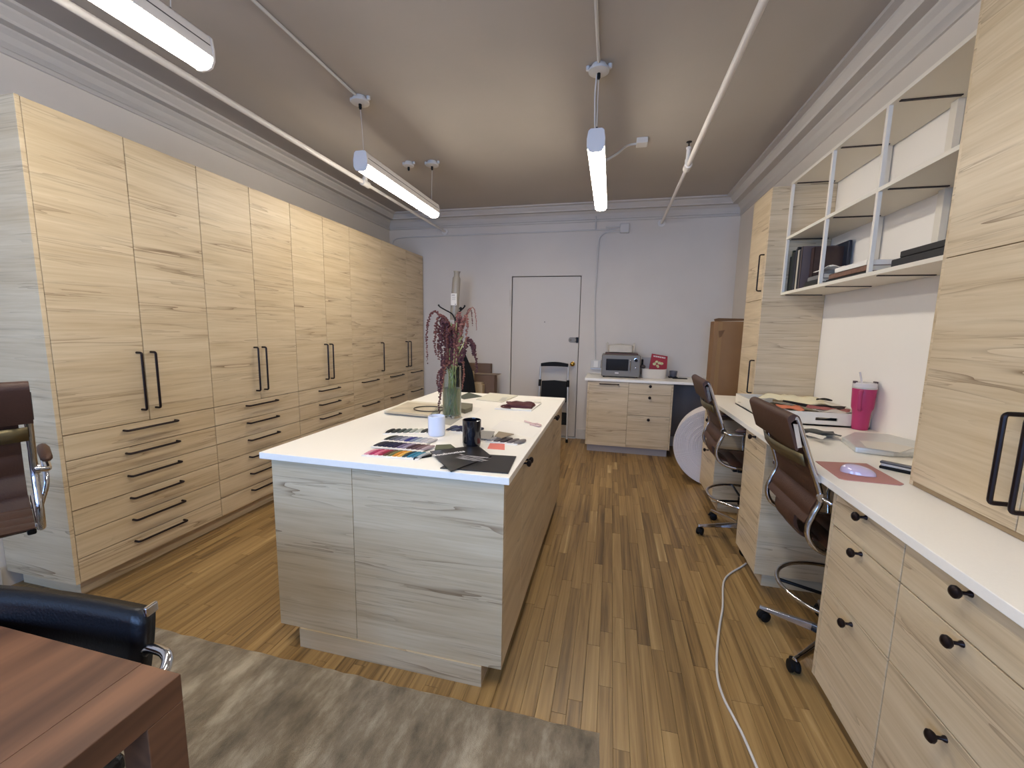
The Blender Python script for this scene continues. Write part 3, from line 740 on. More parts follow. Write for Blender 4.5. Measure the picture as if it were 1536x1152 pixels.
        fs = [(i*4+j, i*4+(j+1) % 4, (i+1)*4+(j+1) % 4, (i+1)*4+j) for i in range(3) for j in range(4)]+[(0, 1, 2, 3), (15, 14, 13, 12)]
        lg.add(vs, fs); leg = lg.build('base_leg', CHROME, t, bevel=.003)
        ca = MB(); cc = ux*(R0-.0)
        ca.lathe([(.007, .05), (.007, .066)], (cc.x, cc.y, 0), 8)
        ang = an+.9; wx = Vector((cos(ang), sin(ang), 0)); wy = Vector((-sin(ang), cos(ang), 0)); ctr = cc-wx*.012
        for s in (-1, 1):
            vs = []
            for q, h_ in ((.0, .004), (.022, .004), (.0265, .009), (.0265, .019), (.020, .023), (.0, .024)):
                for kk in range(14):
                    b = 2*pi*kk/14; vs.append(ctr+wy*s*h_+wx*(q*cos(b))+Vector((0, 0, .0268+q*sin(b))))
            ca.add(vs, [(i*14+k2, i*14+(k2+1) % 14, (i+1)*14+(k2+1) % 14, (i+1)*14+k2) for i in range(5) for k2 in range(14)], True)
        ca.tube([ctr+wx*(.029*cos(b))+Vector((0, 0, .027+.029*sin(b))) for b in [radians(v) for v in (5, 40, 75, 110, 145)]], .012, 6)
        ca.build('caster', BLACKP, leg)
    return t
swivel('swivel_chair', 'nearer brown leather swivel chair pulled up to the desk by the pink mouse mat', (1.072, 2.062, -.0), 0, radians(148))
swivel('swivel_chair', 'farther brown leather swivel chair at the desk in front of the white roll', (.985, 3.165, 0), radians(-1.5), radians(190))
swivel('swivel_chair', 'brown leather swivel chair cut off by the left edge of the photo', (-2.30, .885, .0135), radians(155), radians(20), .10)

# black cantilever armchair behind the wooden table
t = thing('armchair', 'black leather armchair with chrome tube frame behind the wooden table', 'chair', (-1.257, .362, .0135), radians(-82))
# local x = rear->front is toward -Y
m = MB()
def bk_fn(u, v):
    z = .800-.020*u-.265*v; x = -.285+.02*v+.05*v*v; y = -.26+.52*u
    return (x+.012*cos((u-.5)*pi)*-1, y, z-.002*(2*u-1)**2*(1-v))
m.grid(bk_fn, 15, 9); m.build('backrest', BLACKL, t, solid=.03, bevel=.0)
m = MB(); m.box(-.22, .24, -.245, .245, .42, .475); m.build('seat', BLACKL, t, bevel=.02, seg=3)
for s in (-1, 1):
    m = MB(); m.tube(rounded([(-.275, s*.235, .60), (-.27, s*.25, .70), (-.243, s*.362, .706), (-.15, s*.36, .65), (.20, s*.295, .648), (.24, s*.275, .03), (-.20, s*.275, .012)], .05, 6), .011, 10); m.build('side_frame', CHROME, t)
    m = MB(); m.box(-.302, -.272, s*.262-.005, s*.262+.005, .768, .792); m.build('corner_cap', CHROME, t, bevel=.003)
m = MB(); m.tube([(-.20, -.275, .0125), (-.20, .275, .0125)], .011, 8); m.tube([(.2, -.275, .44), (.2, .275, .44)], .010, 8); m.build('floor_bar', CHROME, t)

# wooden table
TX0, TX1, TY0, TY1 = -2.05, -.835, -1.1, .592
t = thing('dining_table', 'reddish walnut table with square legs at the bottom left', 'table', ((TX0+TX1)/2, (TY0+TY1)/2, 0)); o_ = t.location
MB(o_).box(TX0+.09, TX1-.105, TY0, TY1, .724, .75).build('tabletop', WALNUT, t, bevel=.001)
MB(o_).box(TX1-.1045, TX1, TY0, TY1, .69, .7502).build('top_border', WALNUT, t, bevel=.002)
MB(o_).box(TX0, TX0+.0895, TY0, TY1, .69, .7502).build('top_border', WALNUT, t, bevel=.002)
MB(o_).box(TX0+.09, TX1-.105, TY1-.07, TY1-.002, .69, .723).build('apron', WALNUT, t)
MB(o_).box(TX0+.09, TX1-.105, TY0+.002, TY0+.07, .69, .723).build('apron', WALNUT, t)
for a in (TX0, TX1-.07):
    for b in (TY0, TY1-.07): MB(o_).box(a, a+.07, b, b+.07, 0.014 if a > -2.1 else 0, .6895).build('leg', WALNUT, t, bevel=.002)

# rug
m = MB(); rx0, rx1, ry0, ry1 = -3.0, .028, -1.5, 1.385; NU, NV = 190, 180
def rug_fn(u, v):
    x = rx0+(rx1-rx0)*u; y = ry0+(ry1-ry0)*v
    e = min(u, 1-u, v, 1-v); w_ = noise.noise(Vector((x*14, y*14, 0)))
    if e < 1e-6:
        if u in (0, 1): x += .006*w_
        if v in (0, 1): y += .006*w_
        return (x, y, .001)
    return (x, y, .0125+.0016*noise.noise(Vector((x*38, y*22, 3)))+.001*w_)
m.grid(rug_fn, NU, NV)
ob = m.build('area_rug', RUG); tag(ob, 'mottled taupe pile rug on the oak floor at the bottom of the photo', 'rug')

# ================================================================== THINGS ON THE ISLAND
ZI = .9155
def sheet(name, px, z, th, m, parent=None, off=(0, 0, 0), bevel=0):
    pts = [atz(x, y, z) for x, y in px]
    o = MB(off); o.prism([(p.x, p.y) for p in pts], z, z+th); return o.build(name, m, parent, bevel=bevel)
def flat(name, label, cat, px, m, z=ZI, th=.0012, group=None, bevel=0):
    return tag(sheet(name, px, z, th, m, bevel=bevel), label, cat, group)
# colour cards of thread tufts
def colour_card(label, p0, p1, depth, cols, z=ZI, rows=1, lean=-.35, backc=(236, 228, 216)):
    a, b = atz(*p0, z), atz(*p1, z); u = (b-a).normalized(); v = Vector((-u.y, u.x, 0)); L_ = (b-a).length
    t = thing('colour_card', label, 'sample card', (a+b)/2); off = t.location
    q = [a, b, b+v*depth, a+v*depth]
    MB(off).prism([(p.x, p.y) for p in q], z, z+.0045).build('card', mat('card_%d' % backc[0], backc, .7), t)
    n = len(cols); w_ = L_/n; tl = depth*.98/rows
    for r in range(rows):
        for i, c in enumerate(cols if r == 0 else cols[::-1]):
            s = a+u*(w_*(i+.12))+v*(depth*.12+r*depth*.46)
            m = MB(off); hw = w_*.50; d = (v*1.0-u*lean).normalized(); pr = []
            for k in range(6):
                f_ = k/5; wd = hw*(.25+.75*sin(pi*min(1, f_*.9+.12))**.5); pr.append((s+d*tl*f_+u*hw, wd, .008*sin(pi*(f_*.85+.1))+.005))
            vs = []
            for c0, wd, h_ in pr:
                for an in (0, 45, 90, 135, 180): vs.append(c0+u*(wd*cos(radians(an)))+Vector((0, 0, .003+h_*sin(radians(an)))))
            m.add(vs, [(i2*5+j, i2*5+j+1, i2*5+j+6, i2*5+j+5) for i2 in range(5) for j in range(4)]+[(0, 1, 2, 3, 4)], True)
            o = m.build('thread_tuft', mat('tuft_%d_%d_%d' % c, c, .75, var=.15, vscale=200), t)
    return t
colour_card('colour card of pink, crimson, orange and teal thread tufts at the island edge', (542, 684), (628, 690), .085,
            [(206, 140, 150), (168, 52, 88), (210, 110, 130), (150, 36, 62), (96, 60, 44), (110, 112, 70), (196, 130, 40), (226, 168, 80), (36, 56, 60), (46, 116, 138), (70, 130, 150), (170, 172, 170)])
colour_card('colour card of navy, plum and mauve thread tufts behind the pink one', (556, 671), (634, 678), .085,
            [(52, 48, 52), (30, 30, 44), (24, 24, 48), (28, 28, 56), (34, 26, 50), (110, 96, 120), (150, 136, 150), (70, 46, 52), (88, 62, 60), (120, 92, 92), (170, 148, 146)], z=ZI+.0035)
colour_card('colour card of green, grey and blue thread tufts, third from the island edge', (572, 661.5), (640, 667), .085,
            [(40, 44, 38), (86, 86, 90), (110, 110, 120), (140, 138, 150), (46, 48, 110), (120, 126, 146), (170, 174, 176), (186, 180, 180), (196, 190, 186)])
colour_card('colour card of black and sage thread tufts left of the white candle', (574, 651.5), (645, 651), .085,
            [(18, 18, 18), (40, 44, 40), (64, 70, 64), (90, 98, 90), (150, 152, 140), (190, 190, 176), (50, 52, 48), (80, 80, 78)])
colour_card('colour card of slate and navy thread tufts between the white candle and black cup', (664, 647.5), (712, 651.5), .12,
            [(50, 54, 70), (86, 92, 110), (40, 42, 56), (26, 28, 60), (44, 46, 84), (70, 76, 100)], rows=2)
colour_card('colour card of grey brown thread tufts right of the black cup', (716, 662), (776, 668), .09,
            [(110, 106, 104), (150, 146, 142), (80, 72, 70), (60, 50, 50), (100, 90, 88), (120, 112, 108)])
flat('swatch', 'pale grey fabric swatch lying on the card right of the black cup', 'fabric swatch', [(720, 658), (736, 660), (742, 648), (722, 647)], mat('sw1', (150, 146, 140), .9), z=ZI+.012, th=.004)
flat('swatch', 'beige fabric swatch lying on the card right of the black cup', 'fabric swatch', [(742, 655), (752, 658), (771, 652), (748, 648)], mat('sw2', (150, 134, 112), .9), z=ZI+.013, th=.004)
flat('swatch', 'olive green cloth swatch behind the black brochures', 'fabric swatch', [(652, 676), (684, 674), (676, 668), (654, 669)], mat('sw3', (92, 94, 72), .9), th=.006)
flat('pen', 'slim black pen lying by the pink colour card', 'pen', [(620, 690), (648, 685), (648, 683), (622, 687.5)], BLACKP, th=.007)
# brochures
BLK = mat('black_brochure', (34, 30, 28), .38)
b2 = flat('brochure', 'black brochure lying squarely at the near right corner of the island', 'brochure', [(660, 703), (762.5, 711), (774.5, 685.5), (700, 681)], BLK, th=.004)
t = thing('brochure', 'black brochure with white title lying askew on the other one', 'brochure', atz(695, 690, ZI)); off = t.location
pts = [atz(645, 678, ZI+.0045), atz(676, 708, ZI+.0045), atz(737, 685, ZI+.0045), atz(716, 668.5, ZI+.0045)]
MB(off).prism([(p.x, p.y) for p in pts], ZI+.0042, ZI+.0085).build('cover', BLK, t)
def place_m(p, xdir, z, off=(0, 0, 0)):
    xd = Vector((xdir.x, xdir.y, 0)).normalized(); yd = Vector((-xd.y, xd.x, 0)); p = Vector((p.x, p.y, z))-Vector(off)
    return Matrix(((xd.x, yd.x, 0, p.x), (xd.y, yd.y, 0, p.y), (0, 0, 1, p.z), (0, 0, 0, 1)))
ta, tb = atz(657, 682.3, ZI+.009), atz(690, 677.8, ZI+.009)
text('Soubouties', .033, mat('title_white', (236, 232, 226), .6), t, place_m((ta+tb)/2, tb-ta, ZI+.0092, off), 'title', .0008)
ft = MB(off); random.seed(3)
c0 = atz(708, 690, ZI); ax_ = (atz(745, 697, ZI)-atz(672, 686, ZI)); ax_.z = 0; ax_.normalize(); ay_ = Vector((-ax_.y, ax_.x, 0))
for k in range(26):
    q = random.uniform(-.07, .07); r = random.uniform(-.028, .032); l = random.uniform(.02, .055)*(1-abs(q)/.12); wv = random.uniform(.001, .003)
    c = Vector((c0.x, c0.y, ZI+.0088+k*.00001))+ax_*q+ay_*r
    ft.add([c-ax_*l+ay_*0, c+ay_*wv, c+ax_*l, c-ay_*wv], [(0, 1, 2, 3)])
ft.build('feather_print', mat('feather_grey', (206, 202, 204), .5), t)
# sticky note, ribbon, paper
flat('sticky_note', 'coral pink sticky note on the white island top', 'note', [(731, 673), (757, 675), (757, 666), (735, 665)], mat('coral', (232, 128, 112), .7))
flat('paper_sheet', 'large white paper sheet near the right edge of the island', 'paper', [(737, 643), (798, 657), (812, 646), (812, 638), (754, 630)], PAPER, th=.0006)
m = MB(); pa = [atz(x, y, ZI) for x, y in ((787, 633), (793, 635), (800, 637), (806, 637), (811, 639), (808, 641), (801, 639), (795, 638))]
m.tube(catmull([p+Vector((0, 0, .006)) for p in pa], 4), .005, 6); tag(m.build('ribbon', mat('pale_pink', (206, 176, 170), .8)), 'crumpled pale pink ribbon beside the island edge', 'ribbon')
# cup and candle
p = atz(707.5, 669, ZI)
t = thing('mug', 'black glazed cup standing among the colour cards on the island', 'cup', (p.x, p.y, ZI)); R_ = .0445
m = MB(t.location); m.lathe([(R_*.86, ZI), (R_*.95, ZI+.006), (R_, ZI+.02), (R_, ZI+.128), (R_*.93, ZI+.13), (R_*.9, ZI+.122), (R_*.9, ZI+.02), (0, ZI+.016)], (p.x, p.y, 0), 28); m.build('body', BLKGL, t)
p = atz(655, 652.5, ZI)
t = thing('candle', 'white frosted glass candle left of the black cup', 'candle', (p.x, p.y, ZI)); R_ = .044
m = MB(t.location); m.lathe([(R_*.9, ZI), (R_, ZI+.006), (R_, ZI+.102), (R_*.93, ZI+.104), (R_*.92, ZI+.08)], (p.x, p.y, 0), 28); m.build('glass', FROST, t)
m = MB(t.location); m.lathe([(R_*.915, ZI+.01), (R_*.915, ZI+.078), (0, ZI+.08)], (p.x, p.y, 0), 24); m.build('wax', PAPER, t)
# vase with amaranth
VX, VY = -.955, 2.40
t = thing('vase', 'clear cylinder glass vase with cloudy water on the island', 'vase', (VX, VY, ZI)); off = t.location; R_ = .058; HV = .325
m = MB(off); m.lathe([(0, ZI+.001), (R_-.004, ZI+.001), (R_, ZI+.006), (R_, ZI+HV), (R_-.003, ZI+HV+.001), (R_-.0035, ZI+HV-.001), (R_-.0035, ZI+.018), (0, ZI+.016)], (VX, VY, 0), 32); m.build('glass', GLASS, t)
m = MB(off); m.lathe([(0, ZI+.0185), (R_-.0045, ZI+.0195), (R_-.0045, ZI+.19), (0, ZI+.19)], (VX, VY, 0), 28); m.build('water', WATER, t)
t = thing('coaster', 'thin pale stone slab under the glass vase', 'coaster', (VX, VY, ZI-.0005))
random.seed(11)
fl_t = thing('amaranth_bouquet', 'drooping dark red amaranth flowers standing in the glass vase', 'flowers', (VX, VY, ZI)); off = fl_t.location
MAR = mat('amaranth_red', (104, 60, 53), .85, var=.25, vscale=60); MAR2 = mat('amaranth_dusty', (146, 96, 82), .85, var=.25, vscale=60); MARD = mat('amaranth_dark', (82, 46, 48), .8, var=.2, vscale=60)
STEM = mat('stem_olive', (168, 160, 100), .7, var=.15, vscale=40); STEMG = mat('stem_green', (144, 158, 98), .7)
def tassel(pts, r, m, seed):
    """rope of small bead clusters along a curve"""
    rnd = random.Random(seed); cv = catmull(pts, 14); mb = MB(off); acc = 0
    tot = sum((b-a).length for a, b in zip(cv, cv[1:])); d = 0
    for a, b in zip(cv, cv[1:]):
        d += (b-a).length; acc += (b-a).length
        if acc < .0075: continue
        acc = 0; f_ = d/tot; rr = r*(1.0-.55*f_**2)*(.75+.35*rnd.random())
        for k in range(3):
            an = rnd.random()*6.28; mb.ball(b+Vector((cos(an)*rr*.62, sin(an)*rr*.62, rnd.uniform(-.004, .004))), rr*.62, 6, 4, (1, 1, .8))
    mb.tube(cv[::4], .0015, 5); return mb.build('flower_tassel', m, fl_t)
def FP(x, y, dy=0): return aty(x, y, VY+dy)
T_ = [  # pixel paths of the drooping tassels
 ([(672, 540), (668, 490), (655, 468), (645, 474), (640, 500), (641, 545)], .010, MAR, .02),
 ([(676, 540), (674, 495), (664, 474), (656, 480), (652, 510), (654, 533)], .013, MAR, .0),
 ([(676, 545), (675, 500), (668, 478), (661, 484), (658, 515), (658, 540)], .014, MAR, .03),
 ([(678, 545), (674, 500), (668, 482), (663, 490), (662, 520), (663, 552)], .014, MARD, -.03),
 ([(679, 550), (678, 505), (673, 488), (668, 496), (668, 530), (668, 560)], .013, MAR, .0),
 ([(682, 550), (682, 510), (680, 488), (676, 500), (675, 530), (674, 556)], .013, MAR2, .02),
 ([(684, 550), (686, 500), (689, 478), (693, 486), (692, 510), (690, 535)], .013, MAR, .02),
 ([(684, 545), (690, 495), (697, 474), (701, 482), (700, 500), (699, 520)], .011, MAR2, -.02),
 ([(688, 520), (698, 480), (707, 462), (712, 466), (714, 480), (715, 496)], .006, MAR2, .02),
 ([(690, 500), (698, 478), (703, 464), (706, 464), (708, 476), (709, 488)], .006, MAR, .04),
 ([(690, 545), (702, 512), (707, 512), (711, 522), (714, 540), (715, 560)], .013, MARD, .0),
 ([(690, 545), (700, 508), (705, 514), (708, 522), (709, 528), (710, 534)], .012, MARD, .03),
 ([(676, 556), (668, 536), (664, 548), (661, 575), (659, 600), (659, 622)], .012, MARD, -.07),
 ([(676, 552), (668, 540), (665, 556), (663, 572), (662, 580), (661, 596)], .013, MAR2, -.065),
 ([(680, 548), (690, 530), (694, 540), (696, 560), (694, 575), (693, 585)], .008, MAR2, .06),
 ([(683, 540), (684, 490), (688, 470), (691, 474), (690, 490), (688, 510)], .011, MAR2, .03),
 ([(668, 560), (660, 556), (657, 564), (656, 572), (657, 582), (658, 590)], .008, MAR, -.06),
 ([(684, 545), (683, 505), (679, 492), (671, 500), (671, 525), (671, 545)], .012, MAR, -.04),
]
for i, (pp, r, m_, dy) in enumerate(T_):
    n_ = len(pp)
    tassel([FP(x, y, dy*min(1, k/2)) for k, (x, y) in enumerate(pp)], r*1.25, m_, i)
for i in range(9):
    an = i*2.4; bx0, by0 = VX+.03*cos(an), VY+.03*sin(an)
    tp = FP(672+i*2.6, 500-(i % 3)*8, 0); lp_ = FP(671+i*1.8, 548, .015*sin(an))
    m = MB(off); m.tube(catmull([(bx0, by0, ZI+.025), (VX+.022*cos(an+2), VY+.022*sin(an+2), ZI+.2), lp_, tp], 6), .0034, 6); m.build('stem', STEM if i % 2 else STEMG, fl_t)
for i, (x0, y0, x1, y1) in enumerate([(684, 520, 697, 500), (682, 540, 690, 515), (686, 535, 700, 505), (680, 530, 678, 505), (690, 540, 701, 512)]):
    a, b = FP(x0, y0), FP(x1, y1); w_ = Vector((.006, 0, .002))
    m = MB(off); m.add([a, (a+b)/2+w_, b, (a+b)/2-w_], [(0, 1, 2, 3)]); m.build('leaf', STEM, fl_t, solid=.001)
# remove the placeholder coaster empty, build it as one piece
bpy.data.objects.remove(t)
m = MB(); m.prism([(atz(x, y, ZI).x, atz(x, y, ZI).y) for x, y in ((654, 634), (676, 638), (694, 626), (680, 620), (660, 622))], ZI-.0005, ZI+.0008)
tag(m.build('coaster', mat('slate_pale', (176, 172, 162), .6)), 'thin pale stone slab under the glass vase', 'coaster')
# notebook with spiral
pts = [(576, 619), (642, 625), (660, 607), (612, 603)]
t = thing('sketchbook', 'spiral sketchbook with a tan cover left of the vase', 'notebook', atz(618, 612, ZI)); off = t.location
sheet('pages', pts, ZI, .012, CREAM, t, off)
sheet('cover', pts, ZI+.0122, .0015, mat('tan_cover', (190, 176, 150), .6, var=.18, vscale=9), t, off)
m = MB(off); a, b = atz(577, 618.5, ZI+.011), atz(641, 624.5, ZI+.011); N = 34
for k in range(N):
    c = a.lerp(b, (k+.5)/N); d = (b-a).normalized(); e_ = Vector((-d.y, d.x, 0))
    m.tube([c+e_*(.009*cos(q))+Vector((0, 0, .009*sin(q))) for q in [2*pi*j/8 for j in range(8)]], .0013, 4, closed=True)
m.build('wire_binding', SILVER, t)
m = MB(); c = atz(642, 613, ZI+.018); m.tube([c+Vector((.105*cos(q)+.01, .088*sin(q), 0)) for q in [2*pi*k/36 for k in range(36)]], .004, 6, closed=True)
tag(m.build('hoop', mat('hoop_brown', (70, 60, 48), .5)), 'thin dark ring lying half on the spiral sketchbook', 'hoop')
flat('paper_pad', 'grey green booklet lying under the ring beside the sketchbook', 'booklet', [(646, 623), (652, 624), (669, 612), (663, 609)], mat('greygreen', (150, 150, 128), .7), th=.01)
m = MB(); pts = [atz(x, y, ZI) for x, y in ((686, 617), (697, 621), (708, 617), (709, 611.5), (690, 609.5))]
m.prism([(p.x, p.y) for p in pts], ZI+.001, ZI+.03); tag(m.build('tile_stack', mat('olive_grey', (106, 102, 84), .7, var=.1, vscale=20), bevel=.003), 'small stack of grey olive swatches right of the vase', 'swatch stack')
flat('paper_sheet', 'small white sheet under the grey olive swatches behind the vase', 'paper', [(692, 620), (712, 621), (722, 612), (706, 610)], PAPER, th=.0008)
flat('felt_square', 'dark grey green square of felt near the far edge of the island', 'felt', [(687, 596), (696, 599), (724, 595), (703, 589)], mat('felt_green', (74, 78, 68), .95), th=.003)
flat('paper_folder', 'pale folder of papers on the far edge of the island', 'folder', [(714, 600), (753, 604), (777, 594), (735, 590)], mat('offwhite_folder', (214, 208, 190), .6), th=.006)
flat('paper_slip', 'small clear sleeve lying on the pale folder', 'sleeve', [(748, 601), (758, 601), (761, 596), (754, 596)], mat('sleeve_grey', (186, 182, 168), .3), z=ZI+.007, th=.001)
flat('sample_board', 'white sample board under the dark red pouch on the island', 'board', [(742, 614), (797, 617), (812, 606), (812, 600), (758, 603)], PAPER, th=.008)
m = MB(); P0 = atz(780, 609, ZI+.01)
def pouch_fn(u, v):
    x = (u-.5)*.20; y = (v-.5)*.15; e = max(0, 1-(2*abs(u-.5))**4)*max(0, 1-(2*abs(v-.5))**4)
    z = ZI+.0095+.034*e**.5*(.8+.5*noise.noise(Vector((x*22, y*22, 1))))
    return (P0.x+x+.008*noise.noise(Vector((u*5, v*5, 2))), P0.y+y+.010*noise.noise(Vector((v*6, u*6, 7))), z)
m.grid(pouch_fn, 22, 18); tag(m.build('pouch', mat('oxblood', (76, 24, 26), .6, var=.15, vscale=30), solid=.003), 'dark red fabric pouch lying on the white sample board', 'pouch')
m = MB(); m.tube(catmull([atz(x, y, ZI+.014) for x, y in ((768, 604), (760, 603), (763, 606), (752, 609), (756, 611), (766, 612))], 5), .005, 6)
tag(m.build('cord_tie', mat('tie_brown', (96, 58, 52), .8)), 'curled brown cord left of the dark red pouch', 'cord')
m = MB(); c = atz(806, 603.5, ZI+.01); m.lathe([(.03, ZI+.0082), (.03, ZI+.012), (.024, ZI+.016)], (c.x, c.y, 0), 20); tag(m.build('tape_roll', CREAM), 'small cream disc at the right end of the sample board', 'disc')

# ================================================================== THINGS ON THE DESK
# white tray
TZ = .9152; X0, X1, Y0, Y1 = .995, 1.548, 2.88, 3.60; H_ = .085; T = .012
t = thing('tray', 'white wooden tray with slot handles full of fabric scraps on the desk', 'tray', (1.27, 3.24, TZ)); off = t.location
MB(off).box(X0, X1, Y0, Y1, TZ, TZ+.01).build('base', SHELFW, t)
def slot_panel(y0, y1):
    m = MB(off); sx = (X0+X1)/2+.045; a, b, c, d = sx-.06, sx+.06, TZ+.034, TZ+.054
    r = (d-c)/2; out = [(X0, TZ), (X1, TZ), (X1, TZ+H_), (X0, TZ+H_)]
    hole = [(b-r+r*cos(q), c+r+r*sin(q)) for q in [radians(v) for v in range(-90, 91, 30)]]+[(a+r+r*cos(q), c+r+r*sin(q)) for q in [radians(v) for v in range(90, 271, 30)]]
    # left, right, top, bottom pieces around the slot
    for pl in ([(X0, TZ), (a, TZ), (a, TZ+H_), (X0, TZ+H_)], [(b, TZ), (X1, TZ), (X1, TZ+H_), (b, TZ+H_)],
               [(a, TZ), (b, TZ)]+[p for p in hole if p[1] <= c+r+1e-6 and p[0] > sx]+[] , ):
        if len(pl) == 4: m.prism(pl, y0, y1, lambda p, q, s: (p, s, q))
    lo = [(a, TZ), (b, TZ), (b, c+r)]+[p for p in hole[::-1] if p[1] <= c+r+1e-4 and p[0] > sx][0:0]
    m.box(a, b, y0, y1, TZ, c); m.box(a, b, y0, y1, d, TZ+H_)
    return m.build('end_panel', SHELFW, t)
slot_panel(Y0, Y0+T); slot_panel(Y1-T, Y1)
MB(off).box(X0, X0+T, Y0+T, Y1-T, TZ, TZ+H_).build('side_panel', SHELFW, t); MB(off).box(X1-T, X1, Y0+T, Y1-T, TZ, TZ+H_).build('side_panel', SHELFW, t)
def scrap(name, label, cat, cx, cy_s, w_, d_, z, m_, rz=0, amp=.02, seed=0, th=.002):
    c, s = cos(rz), sin(rz)
    def fn(u, v):
        x = (u-.5)*w_; y = (v-.5)*d_; x += .02*noise.noise(Vector((v*3, seed, 0))); y += .02*noise.noise(Vector((u*3, seed, 5)))
        return (cx+c*x-s*y, cy_s+s*x+c*y, z+amp*(.5+noise.noise(Vector((u*3.1+seed, v*3.1, seed*1.7)))))
    mb = MB(); mb.grid(fn, 14, 12); return tag(mb.build(name, m_, solid=th), label, cat)
scrap('fabric_scrap', 'olive brown cloth lying deep in the white tray', 'fabric', 1.19, 3.28, .32, .5, .93, mat('fs1', (96, 86, 62), .9), .2, .03, 1)
scrap('fabric_scrap', 'black sheet added behind the tray slot as its inner shade', 'fabric', 1.33, 2.935, .30, .07, .935, mat('slot_shade', (18, 17, 18), .95), 0, .03, 15)  # added black piece, paints the shadow inside the tray seen through the slot
scrap('fabric_scrap', 'crumpled cream cloth on top of the tray contents', 'fabric', 1.33, 3.38, .36, .34, .985, mat('fs2', (226, 216, 184), .9), .4, .045, 2)
scrap('paper_scrap', 'orange red printed sheet near the front of the tray', 'paper', 1.17, 3.04, .15, .16, .99, mat('fs3', (206, 118, 84), .7), -.3, .015, 3)
scrap('paper_scrap', 'pale blue white paper at the tray front corner', 'paper', 1.12, 2.96, .16, .13, .978, mat('fs4', (216, 220, 224), .6), .1, .012, 4)
scrap('fabric_scrap', 'dark brown strip of cloth across the tray', 'fabric', 1.33, 3.10, .34, .06, 1.0, mat('fs5', (58, 48, 42), .9), -.5, .02, 5)
scrap('fabric_scrap', 'dusty rose cloth scrap in the tray behind the tumbler', 'fabric', 1.38, 3.02, .22, .09, .998, mat('fs6', (160, 96, 90), .9), -.4, .015, 6)
scrap('plastic_sleeve', 'glossy translucent plastic sleeve in the tray', 'sleeve', 1.40, 2.96, .22, .10, .992, mat('fs7', (206, 196, 180), .25), -.1, .015, 7)
scrap('paper_scrap', 'long cream cardboard strip in the tray against the wall', 'paper', 1.50, 3.15, .05, .5, .995, CREAM, .05, .01, 8)
m = MB(); m.tube(catmull([(1.44, 3.32, 1.02), (1.47, 3.28, 1.035), (1.50, 3.26, 1.03), (1.52, 3.30, 1.02), (1.47, 3.36, 1.02), (1.42, 3.38, 1.015)], 6), .004, 6)
tag(m.build('scissors', BLACKP), 'black looped tool lying on the cream cloth in the tray', 'tool')
# tumbler
p = atz(1287, 643, TZ); TX, TYY = p.x-.0, p.y-.014
t = thing('tumbler', 'magenta pink insulated tumbler with handle, lid and straw on the desk', 'tumbler', (TX, TYY, TZ)); off = t.location
MAG = mat('magenta_enamel', (172, 50, 98), .4)
m = MB(off); m.lathe([(.036, 0), (.040, .003), (.044, .10), (.046, .115), (.053, .132), (.054, .145), (.0585, .252), (.0575, .256)], (TX, TYY, TZ), 28); m.build('body', MAG, t)
m = MB(off); m.lathe([(.0575, .256), (.0585, .262), (.058, .278), (.052, .284), (0, .284)], (TX, TYY, TZ), 28); m.build('lid', mat('lid_clear', (214, 208, 208), .2), t)
m = MB(off); m.lathe([(.0585, .248), (.0592, .25), (.0592, .257), (.0585, .258)], (TX, TYY, TZ), 28); m.build('steel_band', SILVER, t)
hd = Vector((-.62, -.78, 0)).normalized()
def H(r, z): return Vector((TX, TYY, TZ+z))+hd*r
m = MB(off); m.tube(rounded([H(.05, .235), H(.088, .235), H(.082, .13), H(.048, .125)], .02, 5), .010, 10); m.build('handle', MAG, t)
m = MB(off)
for s in (-1, 1): m.box(TX+s*.052-.008, TX+s*.052+.008, TYY-.01, TYY+.01, TZ+.278, TZ+.292)
m.build('lid_tabs', mat('tab_grey', (84, 70, 74), .5), t)
m = MB(off); m.tube([(TX-.018, TYY, TZ+.28), (TX-.030, TYY+.01, TZ+.345)], .0048, 8); m.build('straw', mat('straw', (214, 206, 204), .2, alpha=.75), t)
# papers, package, mat, mouse, stapler
scrap('paper_bag', 'dark grey folded bag on the desk behind the nearer chair', 'bag', 1.10, 2.60, .27, .17, .922, mat('dgrey_sheet', (62, 64, 62), .5), -.25, .02, 12)
flat('paper_sheet', 'white sheet tucked on the dark grey bag on the desk', 'paper', [(1204, 651), (1234, 659), (1240, 655), (1214, 649)], PAPER, z=.945, th=.001)
m = MB(); PK = mat('silver_wrap', (206, 206, 200), .28, metal=.25, bump=.5, bscale=30)
q = [atz(x, y, TZ) for x, y in ((1262, 663), (1282, 679), (1340, 686), (1385, 687), (1385, 672), (1330, 658), (1280, 655))]
m.prism([(p.x, p.y) for p in q], TZ, TZ+.028); o = m.build('package', PK, bevel=.008, seg=3); tag(o, 'flat silver wrapped package on the desk by the tall cabinet', 'package')
flat('shipping_label', 'white label sheet on the silver wrapped package', 'label', [(1290, 661), (1335, 664), (1372, 672), (1350, 679), (1300, 672)], mat('label_paper', (214, 208, 196), .4), z=TZ+.0285, th=.0008)
PINK = mat('pink_leather', (182, 126, 118), .55, bump=.1, bscale=200)
q = [atz(x, y, TZ) for x, y in ((1223, 692.5), (1300, 696), (1356, 727), (1350, 728.5), (1268, 720.5), (1258, 718))]
m = MB(); m.prism([(p.x, p.y) for p in q], TZ, TZ+.003); tag(m.build('mouse_mat', PINK, bevel=.001), 'dusty pink leather mouse mat on the desk', 'mouse mat')
c = atz(1287, 706, TZ+.015)
m = MB(); ax2 = (atz(1311, 709, TZ)-atz(1265, 702, TZ)); ax2.z = 0; LM = .058; ax2.normalize(); ay2 = Vector((-ax2.y, ax2.x, 0))
vs = []; NU, NV = 20, 12
